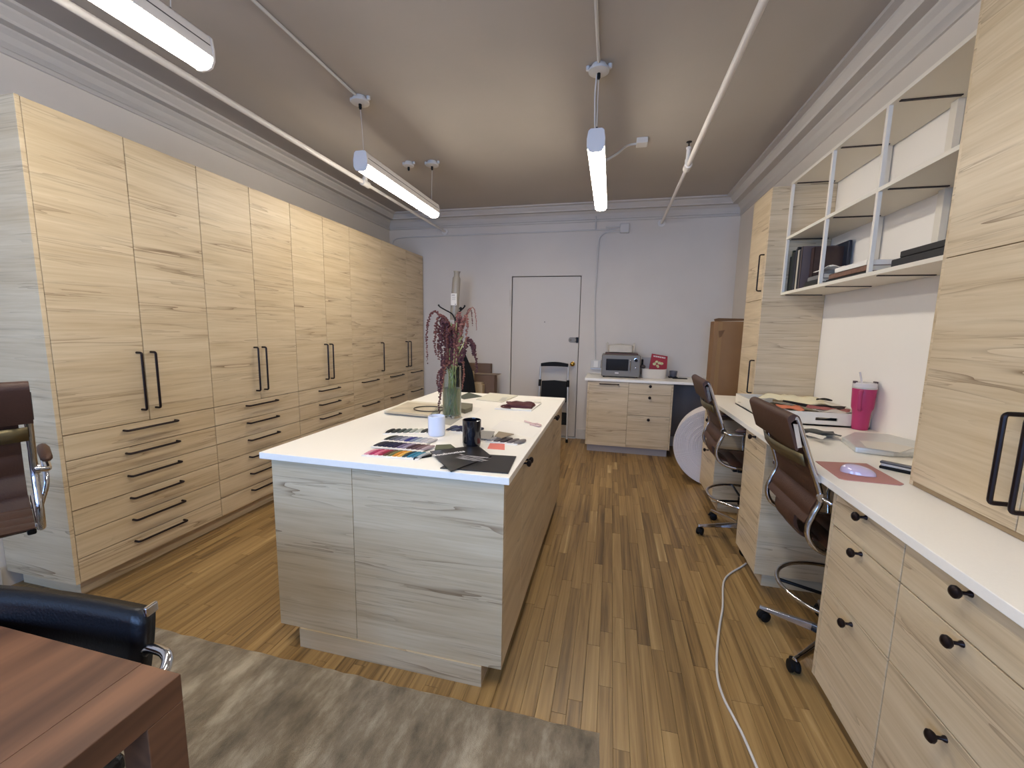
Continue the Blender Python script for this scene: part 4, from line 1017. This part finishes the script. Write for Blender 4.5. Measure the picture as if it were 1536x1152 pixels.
for i in range(NU+1):
    th = pi*i/NU
    for k in range(NV*2):
        a = 2*pi*k/(NV*2); xx = -cos(th); rr = sin(th)**.75
        yy = rr*cos(a)*.033; zz = max(0, rr*sin(a))*.034*(1-.25*xx) if sin(a) > 0 else 0
        vs.append(Vector((c.x, c.y, TZ+.0045))+ax2*xx*LM+ay2*yy+Vector((0, 0, zz)))
n = NV*2; m.add(vs, [(i*n+k, (i+1)*n+k, (i+1)*n+(k+1) % n, i*n+(k+1) % n) for i in range(NU) for k in range(n)], True)
mo = m.build('computer_mouse', mat('lilac_gloss', (204, 184, 196), .15, coat=.5)); tag(mo, 'glossy lilac computer mouse on the pink mat', 'mouse')
m = MB(); vs = []
for k in range(12):
    xx = -.75+1.0*k/11; z_ = .034*(1-.25*xx)*(1-xx*xx)**.375
    for s in (-.0008, .0008): vs.append(Vector((c.x, c.y, TZ+.0048+z_))+ax2*xx*LM+ay2*s)
m.add(vs, [(2*i, 2*i+1, 2*i+3, 2*i+2) for i in range(11)]); m.build('button_gap', mat('gap_lilac', (150, 134, 146), .4), mo)
a, b = atz(1318, 702, TZ), atz(1369, 713, TZ); d = (b-a); d.z = 0; d.normalize(); e_ = Vector((-d.y, d.x, 0))
t = thing('stapler', 'slim silver and black stapler lying at the foot of the tall cabinet', 'stapler', a.lerp(b, .5)); off = t.location
def bx2(nm, l0, l1, w0, w1, z0, z1, m_, **k):
    mb = MB(off); pr = [a+d*l0+e_*w0, a+d*l1+e_*w0, a+d*l1+e_*w1, a+d*l0+e_*w1]; mb.prism([(p.x, p.y) for p in pr], z0, z1); return mb.build(nm, m_, t, **k)
bx2('base', 0, .15, 0, .032, TZ, TZ+.012, BLACKP, bevel=.003); bx2('rail', .004, .15, .004, .028, TZ+.0125, TZ+.022, SILVER, bevel=.002); bx2('arm', 0, .15, .002, .030, TZ+.0225, TZ+.032, mat('dark_steel', (92, 92, 96), .3, metal=.7), bevel=.003)

# ================================================================== THINGS ON THE WALL SHELF
SZ = zb_+T+0; SZ = zb_+.0205
def book(label, x0, x1, y0, y1, z0, z1, cover, pages=True, cat='book', name='book', grp=None, spine='x0'):
    t = thing(name, label, cat, ((x0+x1)/2, (y0+y1)/2, z0), 0, grp); off = t.location; c = .0025
    m = MB(off)
    if y1-y0 < z1-z0:    # standing, spine towards the room
        m.box(x0, x1, y0, y0+c, z0, z1); m.box(x0, x1, y1-c, y1, z0, z1); m.box(x0, x0+c, y0, y1, z0, z1)
        m.build('cover', cover, t)
        if pages: MB(off).box(x0+c+.0003, x1-.004, y0+c+.0003, y1-c-.0003, z0+.003, z1-.003).build('pages', CREAM, t)
    else:                # lying flat
        m.box(x0, x1, y0, y1, z0, z0+c); m.box(x0, x1, y0, y1, z1-c, z1); m.box(x0, x0+c, y0, y1, z0, z1)
        m.build('cover', cover, t)
        if pages: MB(off).box(x0+c+.0003, x1-.004, y0+.003, y1-.003, z0+c+.0003, z1-c-.0003).build('pages', CREAM, t)
    return t
BK = [(24, 26, 22), (20, 20, 22), (34, 36, 44), (206, 202, 186), (28, 28, 34), (96, 84, 88), (160, 156, 160), (60, 48, 46)]
yy = 3.610
LAB = [('black binder at the far end of the shelf, beside the upright', .030, .26), ('slim dark green magazine file in the far bottom bay', .022, .30), ('wide black book in the far bottom bay', .045, .285), ('slate blue book with silver edge in the far bottom bay', .016, .30),
       ('thin charcoal magazine in the far bottom bay', .018, .31), ('tall cream spined book in the far bottom bay', .028, .285), ('navy book next to the cream spined one', .026, .28), ('grey brown book with a white band in the far bottom bay', .022, .30)]
COLS = [(18, 18, 18), (44, 52, 38), (14, 14, 16), (70, 76, 92), (38, 36, 36), (208, 202, 184), (26, 30, 44), (98, 86, 86)]
for (lb, w_, h_), cc in zip(LAB, COLS):
    book(lb, 1.285, 1.50, yy-w_, yy-.0008, SZ, SZ+h_, mat('cover_%d_%d_%d' % cc, cc, .45)); yy -= w_
book('wide dark brown picture book standing right of the magazines', 1.34, 1.52, yy-.05, yy-.002, SZ, SZ+.285, mat('cover_pb', (64, 48, 44), .4, var=.3, vscale=14)); yy -= .06
o = MB().box(1.515, 1.536, 3.30, 3.612, SZ, SZ+.315).build('portfolio', mat('navy_case', (24, 30, 46), .5), bevel=.004); tag(o, 'large navy portfolio case leaning at the back of the shelf', 'portfolio')
zz = SZ
for k, (lb, w_, h_, cc) in enumerate([('bottom dark book of the flat stack behind the first upright', .24, .016, (60, 56, 40)), ('middle black book of the flat stack behind the first upright', .24, .024, (26, 26, 28)), ('silver grey box on the flat stack behind the first upright', .22, .03, (120, 118, 118))]):
    book(lb, 1.275+.01*k, 1.50, 3.06+.01*k, 3.06+w_+.01*k, zz, zz+h_, mat('cover_s%d' % k, cc, .35)); zz += h_+.0006
scrap('paper_stack', 'loose grey white papers on the flat stack', 'paper', 1.38, 3.14, .16, .18, zz+.01, PAPER, .1, .03, 21)
zz = SZ
for k, (lb, h_, cc) in enumerate([('lowest dark book in the middle bay of the shelf', .016, (40, 36, 34)), ('brown patterned book in the middle bay of the shelf', .03, (116, 84, 66))]):
    book(lb, 1.272+.004*k, 1.49, 2.575+.004*k, 2.985-.02*k, zz, zz+h_, mat('cover_m%d' % k, cc, .4, var=.3 if k else 0, vscale=40)); zz += h_+.0006
o = MB().box(1.275, 1.50, 2.58, 2.90, zz, zz+.026).build('box', PAPER, bevel=.002); tag(o, 'flat white box on top of the brown book in the middle bay', 'box')
o = MB().box(1.40, 1.53, 2.86, 3.02, SZ+.05, SZ+.085).build('fabric_bundle', mat('bundle_grey', (190, 184, 176), .8), bevel=.012, seg=3); tag(o, 'folded pale grey cloth bundle behind the white box', 'fabric')
o = MB().box(1.285, 1.50, 1.87, 2.40, SZ, SZ+.042).build('equipment_case', mat('case_black', (32, 32, 34), .4), bevel=.006); tag(o, 'long black case lying in the nearest bottom bay of the shelf', 'case')
o = MB().box(1.29, 1.49, 1.87, 2.35, SZ+.0425, SZ+.072).build('equipment_case', mat('case_black2', (22, 22, 24), .5), bevel=.004); tag(o, 'thinner black case lying on top of the long one', 'case')
o.name = 'laptop_case'

# ================================================================== ROLL, CARDBOARD, LADDER, COAT STAND
RX, RZ, RR = 1.02, .388, .385
t = thing('foam_roll', 'big white roll of wrapping foam standing on its side behind the far chair', 'roll', (RX, 4.155, 0)); off = t.location
FO = mat('foam_white', (222, 212, 208), .7, bump=.1, bscale=80)
m = MB(off); prf = [(.05, 4.175)]
r = .055
while r < RR-.006:
    j = random.uniform(-.004, .004); prf += [(r, 4.155+j), (r+.009, 4.153+j), (r+.0115, 4.168)]; r += .0125
prf += [(RR-.004, 4.156), (RR, 4.165), (RR, 4.43), (.05, 4.43)]
m.lathe(prf, (RX, 0, RZ), 64, 'y'); m.build('layers', FO, t)
m = MB(off); m.lathe([(.05, 4.43), (.05, 4.15), (.043, 4.15), (.043, 4.43)], (RX, 0, RZ), 24, 'y'); m.build('core', CARD, t)
m = MB(off)
m.add([(RX-.02, 4.15, .02), (RX+.12, 4.15, .004), (RX+.02, 4.12, .12), (RX-.06, 4.14, .10)], [(0, 1, 2, 3)]); m.build('loose_flap', FO, t, solid=.003); t.rotation_euler = (0, 0, radians(-13))
t = thing('cardboard_box', 'tall flat brown cardboard box standing in the back right corner', 'box', (1.22, 4.82, 0)); off = t.location
MB(off).box(1.045, WR-.012, 4.74, 4.92, 0, 1.60).build('box_body', CARD, t, bevel=.003)
m = MB(off); m.add([(1.045, 4.74, 1.60), (WR-.012, 4.735, 1.615), (WR-.012, 4.83, 1.63), (1.10, 4.84, 1.635), (1.05, 4.80, 1.622)], [(0, 1, 2, 3, 4)]); m.build('top_flap', mat('cardboard_dark', (112, 82, 54), .8), t, solid=.004)
MB(off).box(1.085, 1.089+.035, 4.7385, 4.74, .6, 1.59).build('tape', mat('tape_tan', (150, 116, 76), .3), t)
m = MB(off); m.add([(1.09, 4.737, 1.50), (1.15, 4.737, 1.51), (1.14, 4.737, 1.49), (1.12, 4.737, 1.44), (1.10, 4.737, 1.43)], [(0, 1, 2, 3, 4)]); m.build('torn_patch', mat('cardboard_dark', (112, 82, 54)), t, solid=.001)

# step ladder in front of the door
t = thing('step_ladder', 'folded black and silver step ladder leaning by the door', 'ladder', (-.71, 5.45, 0)); off = t.location
YL0, YL1 = 5.36, 5.50
def LP(x, y, dy=0):
    zz_ = aty(x, y, 5.42).z; Y = 5.36+(5.52-5.36)*max(0, min(1, zz_/1.08)); return aty(x, y, Y+dy)
la, lb2 = LP(811.5, 548), LP(804.5, 655); ra, rb = LP(852.5, 549), LP(850, 662)
lb2.z = rb.z = .012
for nm, (p, q) in (('l', (la, lb2)), ('r', (ra, rb))):
    m = MB(off); m.tube([p, q], .0135, 10); rl = m.build('rail', SILVER, t)
    m = MB(off); m.tube([q+Vector((0, 0, .035)), q-Vector((0, 0, .012))], .0165, 10); m.build('rubber_foot', BLACKP, rl)
    m = MB(off); c1, c2_ = p.lerp(q, .19), p.lerp(q, .28); m.tube([c1, c2_], .019, 10); m.build('hinge_bracket', BLACKP, rl)
    m = MB(off); pp = p.lerp(q, .22)+Vector((0, .03, 0)); qq = q+Vector((-.02 if nm == 'r' else .02, .14, .0)); qq.z = .015; m.tube([pp, qq], .009, 8); m.build('rear_leg', SILVER, t)
m = MB(off); arc = [la.lerp(ra, k/10)+Vector((0, -.006, .03+.022*sin(pi*k/10))) for k in range(11)]
vs = []
for k, p in enumerate(arc):
    lo_ = la.lerp(ra, k/10)+Vector((0, -.006, -.012+.006*sin(pi*k/10)))
    for dy in (-.016, .016): vs += [lo_+Vector((0, dy, 0)), p+Vector((0, dy, 0))]
m.add(vs, [f for k in range(10) for f in ((4*k, 4*k+1, 4*k+5, 4*k+4), (4*k+2, 4*k+6, 4*k+7, 4*k+3), (4*k+1, 4*k+3, 4*k+7, 4*k+5), (4*k, 4*k+4, 4*k+6, 4*k+2))]+[(0, 2, 3, 1), (40, 41, 43, 42)])
m.build('handle_grip', BLACKP, t, bevel=.004)
def step(y0, y1, inset=.012):
    m = MB(off); tl, tr_ = LP(811, y0), LP(852, y0+1.5); bl, br = LP(809, y1), LP(851.5, y1+1.5)
    ii = Vector((inset+.004, 0, 0)); vs = [tl+ii, tr_-ii, br-ii, bl+ii]; vs = [v+Vector((0, -.012, 0)) for v in vs]; vs += [v+Vector((0, .03, 0)) for v in vs]
    mid = [(vs[0]+vs[1])/2+Vector((0, 0, .012)), (vs[4]+vs[5])/2+Vector((0, 0, .012))]
    m.add(vs+mid, [(0, 8, 1, 2, 3), (4, 7, 6, 5, 9), (3, 2, 6, 7), (1, 5, 6, 2), (0, 3, 7, 4), (0, 4, 9, 8), (8, 9, 5, 1)]); m.build('step', BLACKP, t, bevel=.003)
step(571, 602); step(618, 636)
m = MB(off); p, q = LP(806, 635), LP(851, 637); m.tube([p, q], .008, 8); m.build('cross_bar', SILVER, t)

# coat stand with hanging wrapped roll and black coat
CX, CY = aty(683, 478, 5.04).x, 5.04
t = thing('coat_stand', 'black metal coat stand with curved hooks behind the flowers', 'coat stand', (CX, CY, 0)); off = t.location
hz_ = aty(683, 478, CY).z
m = MB(off); m.tube([(CX, CY, .03), (CX, CY, hz_)], .014, 12); m.build('pole', BLACKM, t)
m = MB(off); m.lathe([(.17, 0), (.17, .012), (.03, .03), (.014, .05)], (CX, CY, 0), 28); m.build('base', BLACKM, t)
def hook(pp, dy):
    m = MB(off); n_ = len(pp); m.tube(catmull([aty(x, y, CY+dy*k/(n_-1)) for k, (x, y) in enumerate(pp)], 6), .009, 8)
    e = aty(*pp[-1], CY+dy); m.ball(e, .013); m.build('hook', BLACKM, t)
hook([(683, 480), (678, 471), (668, 465), (661, 461), (658, 458)], .05)
hook([(683, 480), (686, 471), (692, 465), (696, 461), (697, 459)], -.06)
hook([(683, 485), (680, 489), (676, 489), (672, 488)], -.08)
hook([(683, 485), (688, 488), (690, 484), (690, 476)], .08)
m = MB(off); p = aty(691, 463, CY-.05); m.ball(p, .022, 10, 8); m.build('hook_knob', BLACKM, t)
# wrapped roll
a, b = aty(685.5, 407, CY+.085), aty(681, 480, CY+.085)
t = thing('wrapped_roll', 'tall clear plastic wrapped roll with white label behind the coat hooks', 'roll', b); off = t.location
d = (a-b)
WRAP = mat('plastic_wrap', (172, 162, 146), .25, alpha=.85)
m = MB(off); m.tube([b, b+d*.1, b+d*.75, b+d*.86, b+d*.90, b+d*.96, b+d], [.048, .055, .052, .050, .036, .036, .046], 14); m.build('sleeve', WRAP, t)
m = MB(off); c = b+d*.42; m.box(c.x-.035, c.x+.045, c.y-.063, c.y-.0605, c.z-.075, c.z+.075); lb3 = m.build('label', PAPER, t)
m = MB(off); m.box(c.x-.022, c.x+.02, c.y-.065, c.y-.0632, c.z+.05, c.z+.058); m.box(c.x+.02, c.x+.034, c.y-.065, c.y-.0632, c.z-.065, c.z-.057)
for k in range(4): m.box(c.x-.02, c.x+.03, c.y-.0645, c.y-.0632, c.z+.03-k*.012, c.z+.032-k*.012)
m.build('label_print', mat('print_grey', (90, 88, 88), .7), lb3)
# black coat
m = MB(); N1, N2 = 26, 22; top = aty(690, 520, CY).z
def coat_fn(u, v):
    z = top-v*(top-.55); wd = .03+.10*min(1, v*2.2)+.05*v; a_ = 2*pi*u
    cx = aty(691+9*v, 540, CY).x+.0; k = 1+.14*sin(a_*5+v*2)
    return (cx+wd*cos(a_)*k*.75, CY-.02+wd*.55*sin(a_)*k, z+.012*sin(a_*3))
m.grid(coat_fn, N1*2, N2); tag(m.build('coat', mat('black_cloth', (10, 10, 12), .95)), 'black coat hanging from the coat stand behind the vase', 'coat')

# cardboard leaning on the back wall
def panel(name, label, cat, pxs, Y, th, m_, **k):
    pts = [aty(x, y, Y) for x, y in pxs]; mb = MB(); mb.prism([(p.x, p.z) for p in pts], Y, Y+th, lambda a, b, c: (a, c, b)); return tag(mb.build(name, m_, **k), label, cat)
x0, x1 = aty(700, 545, 5.54).x, aty(736.5, 546, 5.54).x; z1_ = aty(720, 545, 5.54).z
o = MB().box(x0-.12, x1, 5.52, 5.60, 0, z1_).build('cardboard_sheet', mat('cardboard_brown', (112, 90, 76), .8), bevel=.003); tag(o, 'taller brown cardboard panel leaning on the back wall', 'cardboard')
x0, x1 = aty(709, 561, 5.44).x, aty(744, 561, 5.44).x; z1_ = aty(725, 560, 5.44).z
t = thing('cardboard_box', 'brown cardboard box in front of the taller panel by the door', 'box', ((x0+x1)/2, 5.44, 0)); off = t.location
MB(off).box(x0, x1, 5.36, 5.50, 0, z1_-.006).build('box_body', mat('cardboard_mid', (118, 94, 78), .8), t, bevel=.003)
MB(off).box(x0-.02, x1+.055, 5.35, 5.505, z1_-.006, z1_).build('lid', mat('cardboard_light', (152, 132, 112), .8), t)
x0, x1 = aty(699, 558, 5.28).x, aty(709, 558, 5.28).x; z1_ = aty(704, 557, 5.28).z
o = MB().box(x0, x1, 5.245, 5.345, 0, z1_).build('paper_carton', CARDB, bevel=.003); tag(o, 'slim pale carton standing right of the black coat', 'carton')
x0, x1 = aty(709, 575, 5.235).x+.003, aty(723.5, 575, 5.235).x; z1_ = aty(715, 574, 5.235).z
t = thing('storage_carton', 'small pale lidded carton in front of the brown cardboard box', 'carton', ((x0+x1)/2, 5.2, 0)); off = t.location
MB(off).box(x0, x1, 5.235, 5.345, 0, z1_-.03).build('carton_body', CARDB, t, bevel=.003)
MB(off).box(x0+.012, x1-.015, 5.24, 5.34, z1_-.03, z1_).build('lid', CARDB, t, bevel=.003)

# ================================================================== THINGS ON THE BACK COUNTER
KZ = .9155
# microwave
x0, x1 = aty(902.5, 545, 5.19).x, aty(960.5, 548, 5.19).x; mz1 = 1.195
t = thing('microwave', 'retro grey steel microwave oven on the back worktop', 'microwave', ((x0+x1)/2, 5.35, KZ)); off = t.location; YM = 5.19
MB(off).box(x0, x1, YM, YM+.33, KZ+.012, mz1).build('housing', STEEL, t, bevel=.012, seg=3)
MB(off).box(x0+.003, x1-.003, YM-.018, YM-.001, KZ+.014, mz1-.003).build('front_panel', mat('front_grey', (120, 113, 103), .42, metal=.12), t, bevel=.008, seg=3)
def MP(x, y): return aty(x, y, YM-.02)
a, b = MP(909.5, 538), MP(942, 557)
dr = MB(off).box(a.x, b.x, YM-.024, YM-.0181, b.z+.004, a.z).build('door_window', mat('dark_glass', (18, 19, 26), .08, coat=.5), t, bevel=.004)
m = MB(off); bar(m, (MP(946, 540).x, YM-.018, MP(946, 540).z), (MP(945, 557).x, YM-.018, MP(945, 557).z), (0, -.022, 0), .005); m.build('handle', CHROME, t)
m = MB(off); k = MP(954, 540.5); m.lathe([(.02, YM-.018), (.02, YM-.032), (.017, YM-.036), (0, YM-.036)], (k.x, 0, k.z), 20, 'y'); m.build('dial', BLACKP, t)
m = MB(off); m.lathe([(.024, YM-.018), (.024, YM-.021), (.019, YM-.0215)], (k.x, 0, k.z), 20, 'y'); k = MP(953.5, 552); m.lathe([(.010, YM-.018), (.010, YM-.028), (.007, YM-.03), (0, YM-.03)], (k.x, 0, k.z), 16, 'y'); m.build('button', CHROME, t)
m = MB(off); k = MP(925, 559.5); m.box(k.x-.022, k.x+.022, YM-.0192, YM-.018, k.z-.005, k.z+.005); m.build('badge', PAPER, t)
m = MB(off)
for fx in (x0+.03, x1-.03):
    for fy in (YM+.03, YM+.29): m.lathe([(.012, KZ), (.012, KZ+.013)], (fx, fy, 0), 10)
m.build('feet', BLACKP, t)
o = MB().box(x0+.035, x1-.03, YM+.02, YM+.29, mz1+.0008, mz1+.018).build('wooden_board', mat('board_brown', (88, 62, 50), .5), bevel=.003); tag(o, 'thin brown board on top of the microwave', 'board')
# folded cloth bag
bx0, bx1 = aty(912.5, 520, YM+.1).x, aty(950, 520, YM+.1).x
t = thing('cloth_bag', 'folded cream cloth bag lying on the board over the microwave', 'bag', ((bx0+bx1)/2, YM+.15, mz1+.019)); off = t.location
m = MB(off); zb3 = mz1+.019
def bag_fn(u, v):
    a_ = 2*pi*u; s_ = sin(pi*min(max(v, .0), 1))**.18 if 0 < v < 1 else 0
    r_x = (bx1-bx0)/2*(.94+.06*s_); c_, d_ = cos(a_), sin(a_); e2 = .35
    fx = math.copysign(abs(c_)**e2, c_); fy = math.copysign(abs(d_)**e2, d_)
    k_ = 1+.025*noise.noise(Vector((c_*2, d_*2, v*3)))
    kk = .02 if v in (0, 1) else 1
    return ((bx0+bx1)/2+fx*r_x*k_*kk, YM+.16+fy*.095*k_*kk, zb3+.112*v-(.012*(abs(fx))**2 if v > .9 else 0))
m.grid(bag_fn, 41, 12); m.build('folded_cloth', LINEN, t)
m = MB(off)
for s, xx in ((-1, bx0), (1, bx1)): m.tube(catmull([(xx, YM+.1, zb3+.108), (xx+s*.014, YM+.1, zb3+.12), (xx+s*.016, YM+.1, zb3+.08), (xx+s*.01, YM+.1, zb3+.02)], 5), .007, 6)
m.build('straps', LINEN, t)
# basket
c = atz(981.5, 564, KZ); a, b = aty(962.5, 556, 5.26), aty(1001, 558, 5.26)
t = thing('storage_basket', 'oval cream storage basket right of the microwave', 'basket', ((a.x+b.x)/2, 5.34, KZ)); off = t.location; ccx = (a.x+b.x)/2; hw = (b.x-a.x)/2
m = MB(off); N = 48; vs = []
lv = [(.93, 0), (.97, .012), (1.0, .11), (.985, .114), (.965, .11), (.93, .014)]
for f_, h_ in lv:
    for k in range(N):
        a_ = 2*pi*k/N; c_, d_ = cos(a_), sin(a_); vs.append((ccx+math.copysign(abs(c_)**.55, c_)*hw*f_, 5.34+math.copysign(abs(d_)**.55, d_)*.095*f_, KZ+h_+.006*(abs(c_)**3)*(h_ > .05)))
m.add(vs, [(i*N+k, i*N+(k+1) % N, (i+1)*N+(k+1) % N, (i+1)*N+k) for i in range(5) for k in range(N)]+[tuple(range(N))[::-1], tuple(range(5*N, 6*N))], False)
m.build('basket_body', mat('cream_basket', (214, 204, 188), .8, bump=.3, bscale=90), t, smooth=True)
# red box in basket
t = thing('snack_box', 'red printed box standing in the cream basket', 'box', (.55, 5.34, KZ+.02)); off = t.location
pl = [aty(x, y, 5.33) for x, y in ((973, 556), (1000, 557), (1001.5, 534.5), (978, 530.5))]
m = MB(off); m.prism([(p.x, p.z) for p in pl], 5.325, 5.36, lambda a, b, c: (a, c, b)); m.build('carton', mat('red_print', (158, 28, 34), .45), t, bevel=.002)
u = (pl[2]-pl[3]).normalized(); u.y = 0; v_ = Vector((-u.z, 0, u.x))
def face_m(p): p = p-off; return Matrix(((u.x, v_.x, 0, p.x), (0, 0, -1, p.y), (u.z, v_.z, 0, p.z), (0, 0, 0, 1)))
cc_ = (pl[2]+pl[3])/2-v_*.026; cc_.y = 5.3235
text('RICE RICE RICE', .021, PAPER, t, face_m(cc_), 'lettering', .0009)
m = MB(off); ce = (pl[0]+pl[2])/2; rnd = random.Random(5)
for k in range(9):
    q = ce+u*rnd.uniform(-.045, .045)+v_*rnd.uniform(-.045, .025); r_ = rnd.uniform(.010, .022); n_ = 8
    m.add([Vector((q.x+r_*cos(2*pi*j/n_), 5.3242-.00008*k, q.z+r_*.8*sin(2*pi*j/n_))) for j in range(n_)], [tuple(range(n_))])
m.build('picture', mat('print_cream', (214, 178, 128), .6, var=.4, vscale=50), t)
m = MB(); q = aty(965, 550, 5.38); m.ball((q.x-.006, q.y, q.z), .034, 14, 10, (1, .8, .75)); tag(m.build('wrapped_snack', mat('snack_grey', (98, 88, 82), .4, metal=.3)), 'dark grey wrapped snack poking out of the basket left side', 'snack')
q = aty(963.5, 543, 5.42); o = MB().box(q.x-.012, q.x+.012, 5.41, 5.43, KZ+.03, q.z+.035).build('utensil', BLACKP, bevel=.003); tag(o, 'black upright utensil between microwave and red box', 'utensil')
a, b = aty(967, 536, 5.5), aty(978, 550, 5.5)
o = MB().box(a.x-.03, b.x+.0, 5.49, 5.50, KZ, a.z).build('clear_panel', mat('acrylic', (196, 190, 186), .15, alpha=.6), bevel=.001); tag(o, 'clear plastic box lid standing behind the basket', 'lid')
# glass on dark stand, phone, wire
p = aty(1010.5, 560, 5.42)
t = thing('drinking_glass', 'small grey glass tumbler right of the basket', 'glass', (p.x, 5.45, KZ)); off = t.location
m = MB(off); m.lathe([(.036, .012), (.042, .02), (.050, .085), (.048, .086), (.040, .022), (0, .018)], (p.x, 5.45, KZ), 24); m.build('bowl', mat('smoky_glass', (150, 148, 156), .1, trans=.6), t)
o = MB().box(p.x-.055, p.x+.05, 5.40, 5.51, KZ, KZ+.0115).build('coaster', BLACKP, bevel=.003); tag(o, 'black square coaster under the small grey glass', 'coaster')
a, b = aty(1007, 563, 5.36), aty(1031, 565, 5.36)
o = MB().box(p.x-.02, b.x, 5.335, 5.39, KZ, KZ+.010).build('phone', BLACKP, bevel=.003); tag(o, 'black phone lying flat on the back worktop', 'phone')
c = aty(1052, 566, 5.3)
m = MB(); rnd = random.Random(9); m.tube(catmull([Vector((c.x-.05+k*.018, 5.30+.03*rnd.uniform(-1, 1), KZ+.008+.03*rnd.random())) for k in range(10)], 4), .0035, 5)
tag(m.build('cable', SILVER), 'tangle of silver cable on the back worktop by the cardboard box', 'cable')

# white cable on the floor
pts = [(1119, 845), (1112, 850), (1094, 861), (1085, 875), (1084, 910), (1080, 935), (1077, 960), (1075, 990), (1077, 1020), (1086, 1048), (1100, 1075), (1113, 1100), (1125, 1127), (1136, 1153), (1145, 1180)]
m = MB(); m.tube(catmull([atz(x, y, .006) for x, y in pts], 5), .0052, 8); tag(m.build('extension_cord', WIRE), 'white power cord snaking over the oak floor beside the near chair', 'cord')

# ------------------------------------------------------------------ groups of repeated things
GROUPS = {'wardrobe': 'tall wardrobes along the left wall', 'drawer_cabinet': 'drawer cabinets under the desk worktop', 'tall_cabinet': 'tall cabinets on the desk worktop',
          'swivel_chair': 'brown leather swivel chairs', 'pendant_lamp': 'linear pendant lamps', 'ceiling_box': 'round ceiling junction boxes', 'ceiling_conduit': 'ceiling conduits',
          'wall_conduit': 'conduits on the back wall', 'sprinkler_pipe': 'sprinkler pipes under the ceiling', 'colour_card': 'colour cards on the island', 'swatch': 'loose fabric swatches on the island',
          'book': 'books and magazines on the wall shelf', 'brochure': 'black brochures on the island', 'paper_sheet': 'loose white sheets', 'fabric_scrap': 'fabric scraps in the white tray',
          'paper_scrap': 'paper scraps in the white tray', 'cardboard_box': 'cardboard boxes by the back wall', 'coaster': 'coasters'}
for o in bpy.data.objects:
    if o.parent is None and 'label' in o:
        g = GROUPS.get(o.name.split('.')[0])
        if g: o['group'] = g
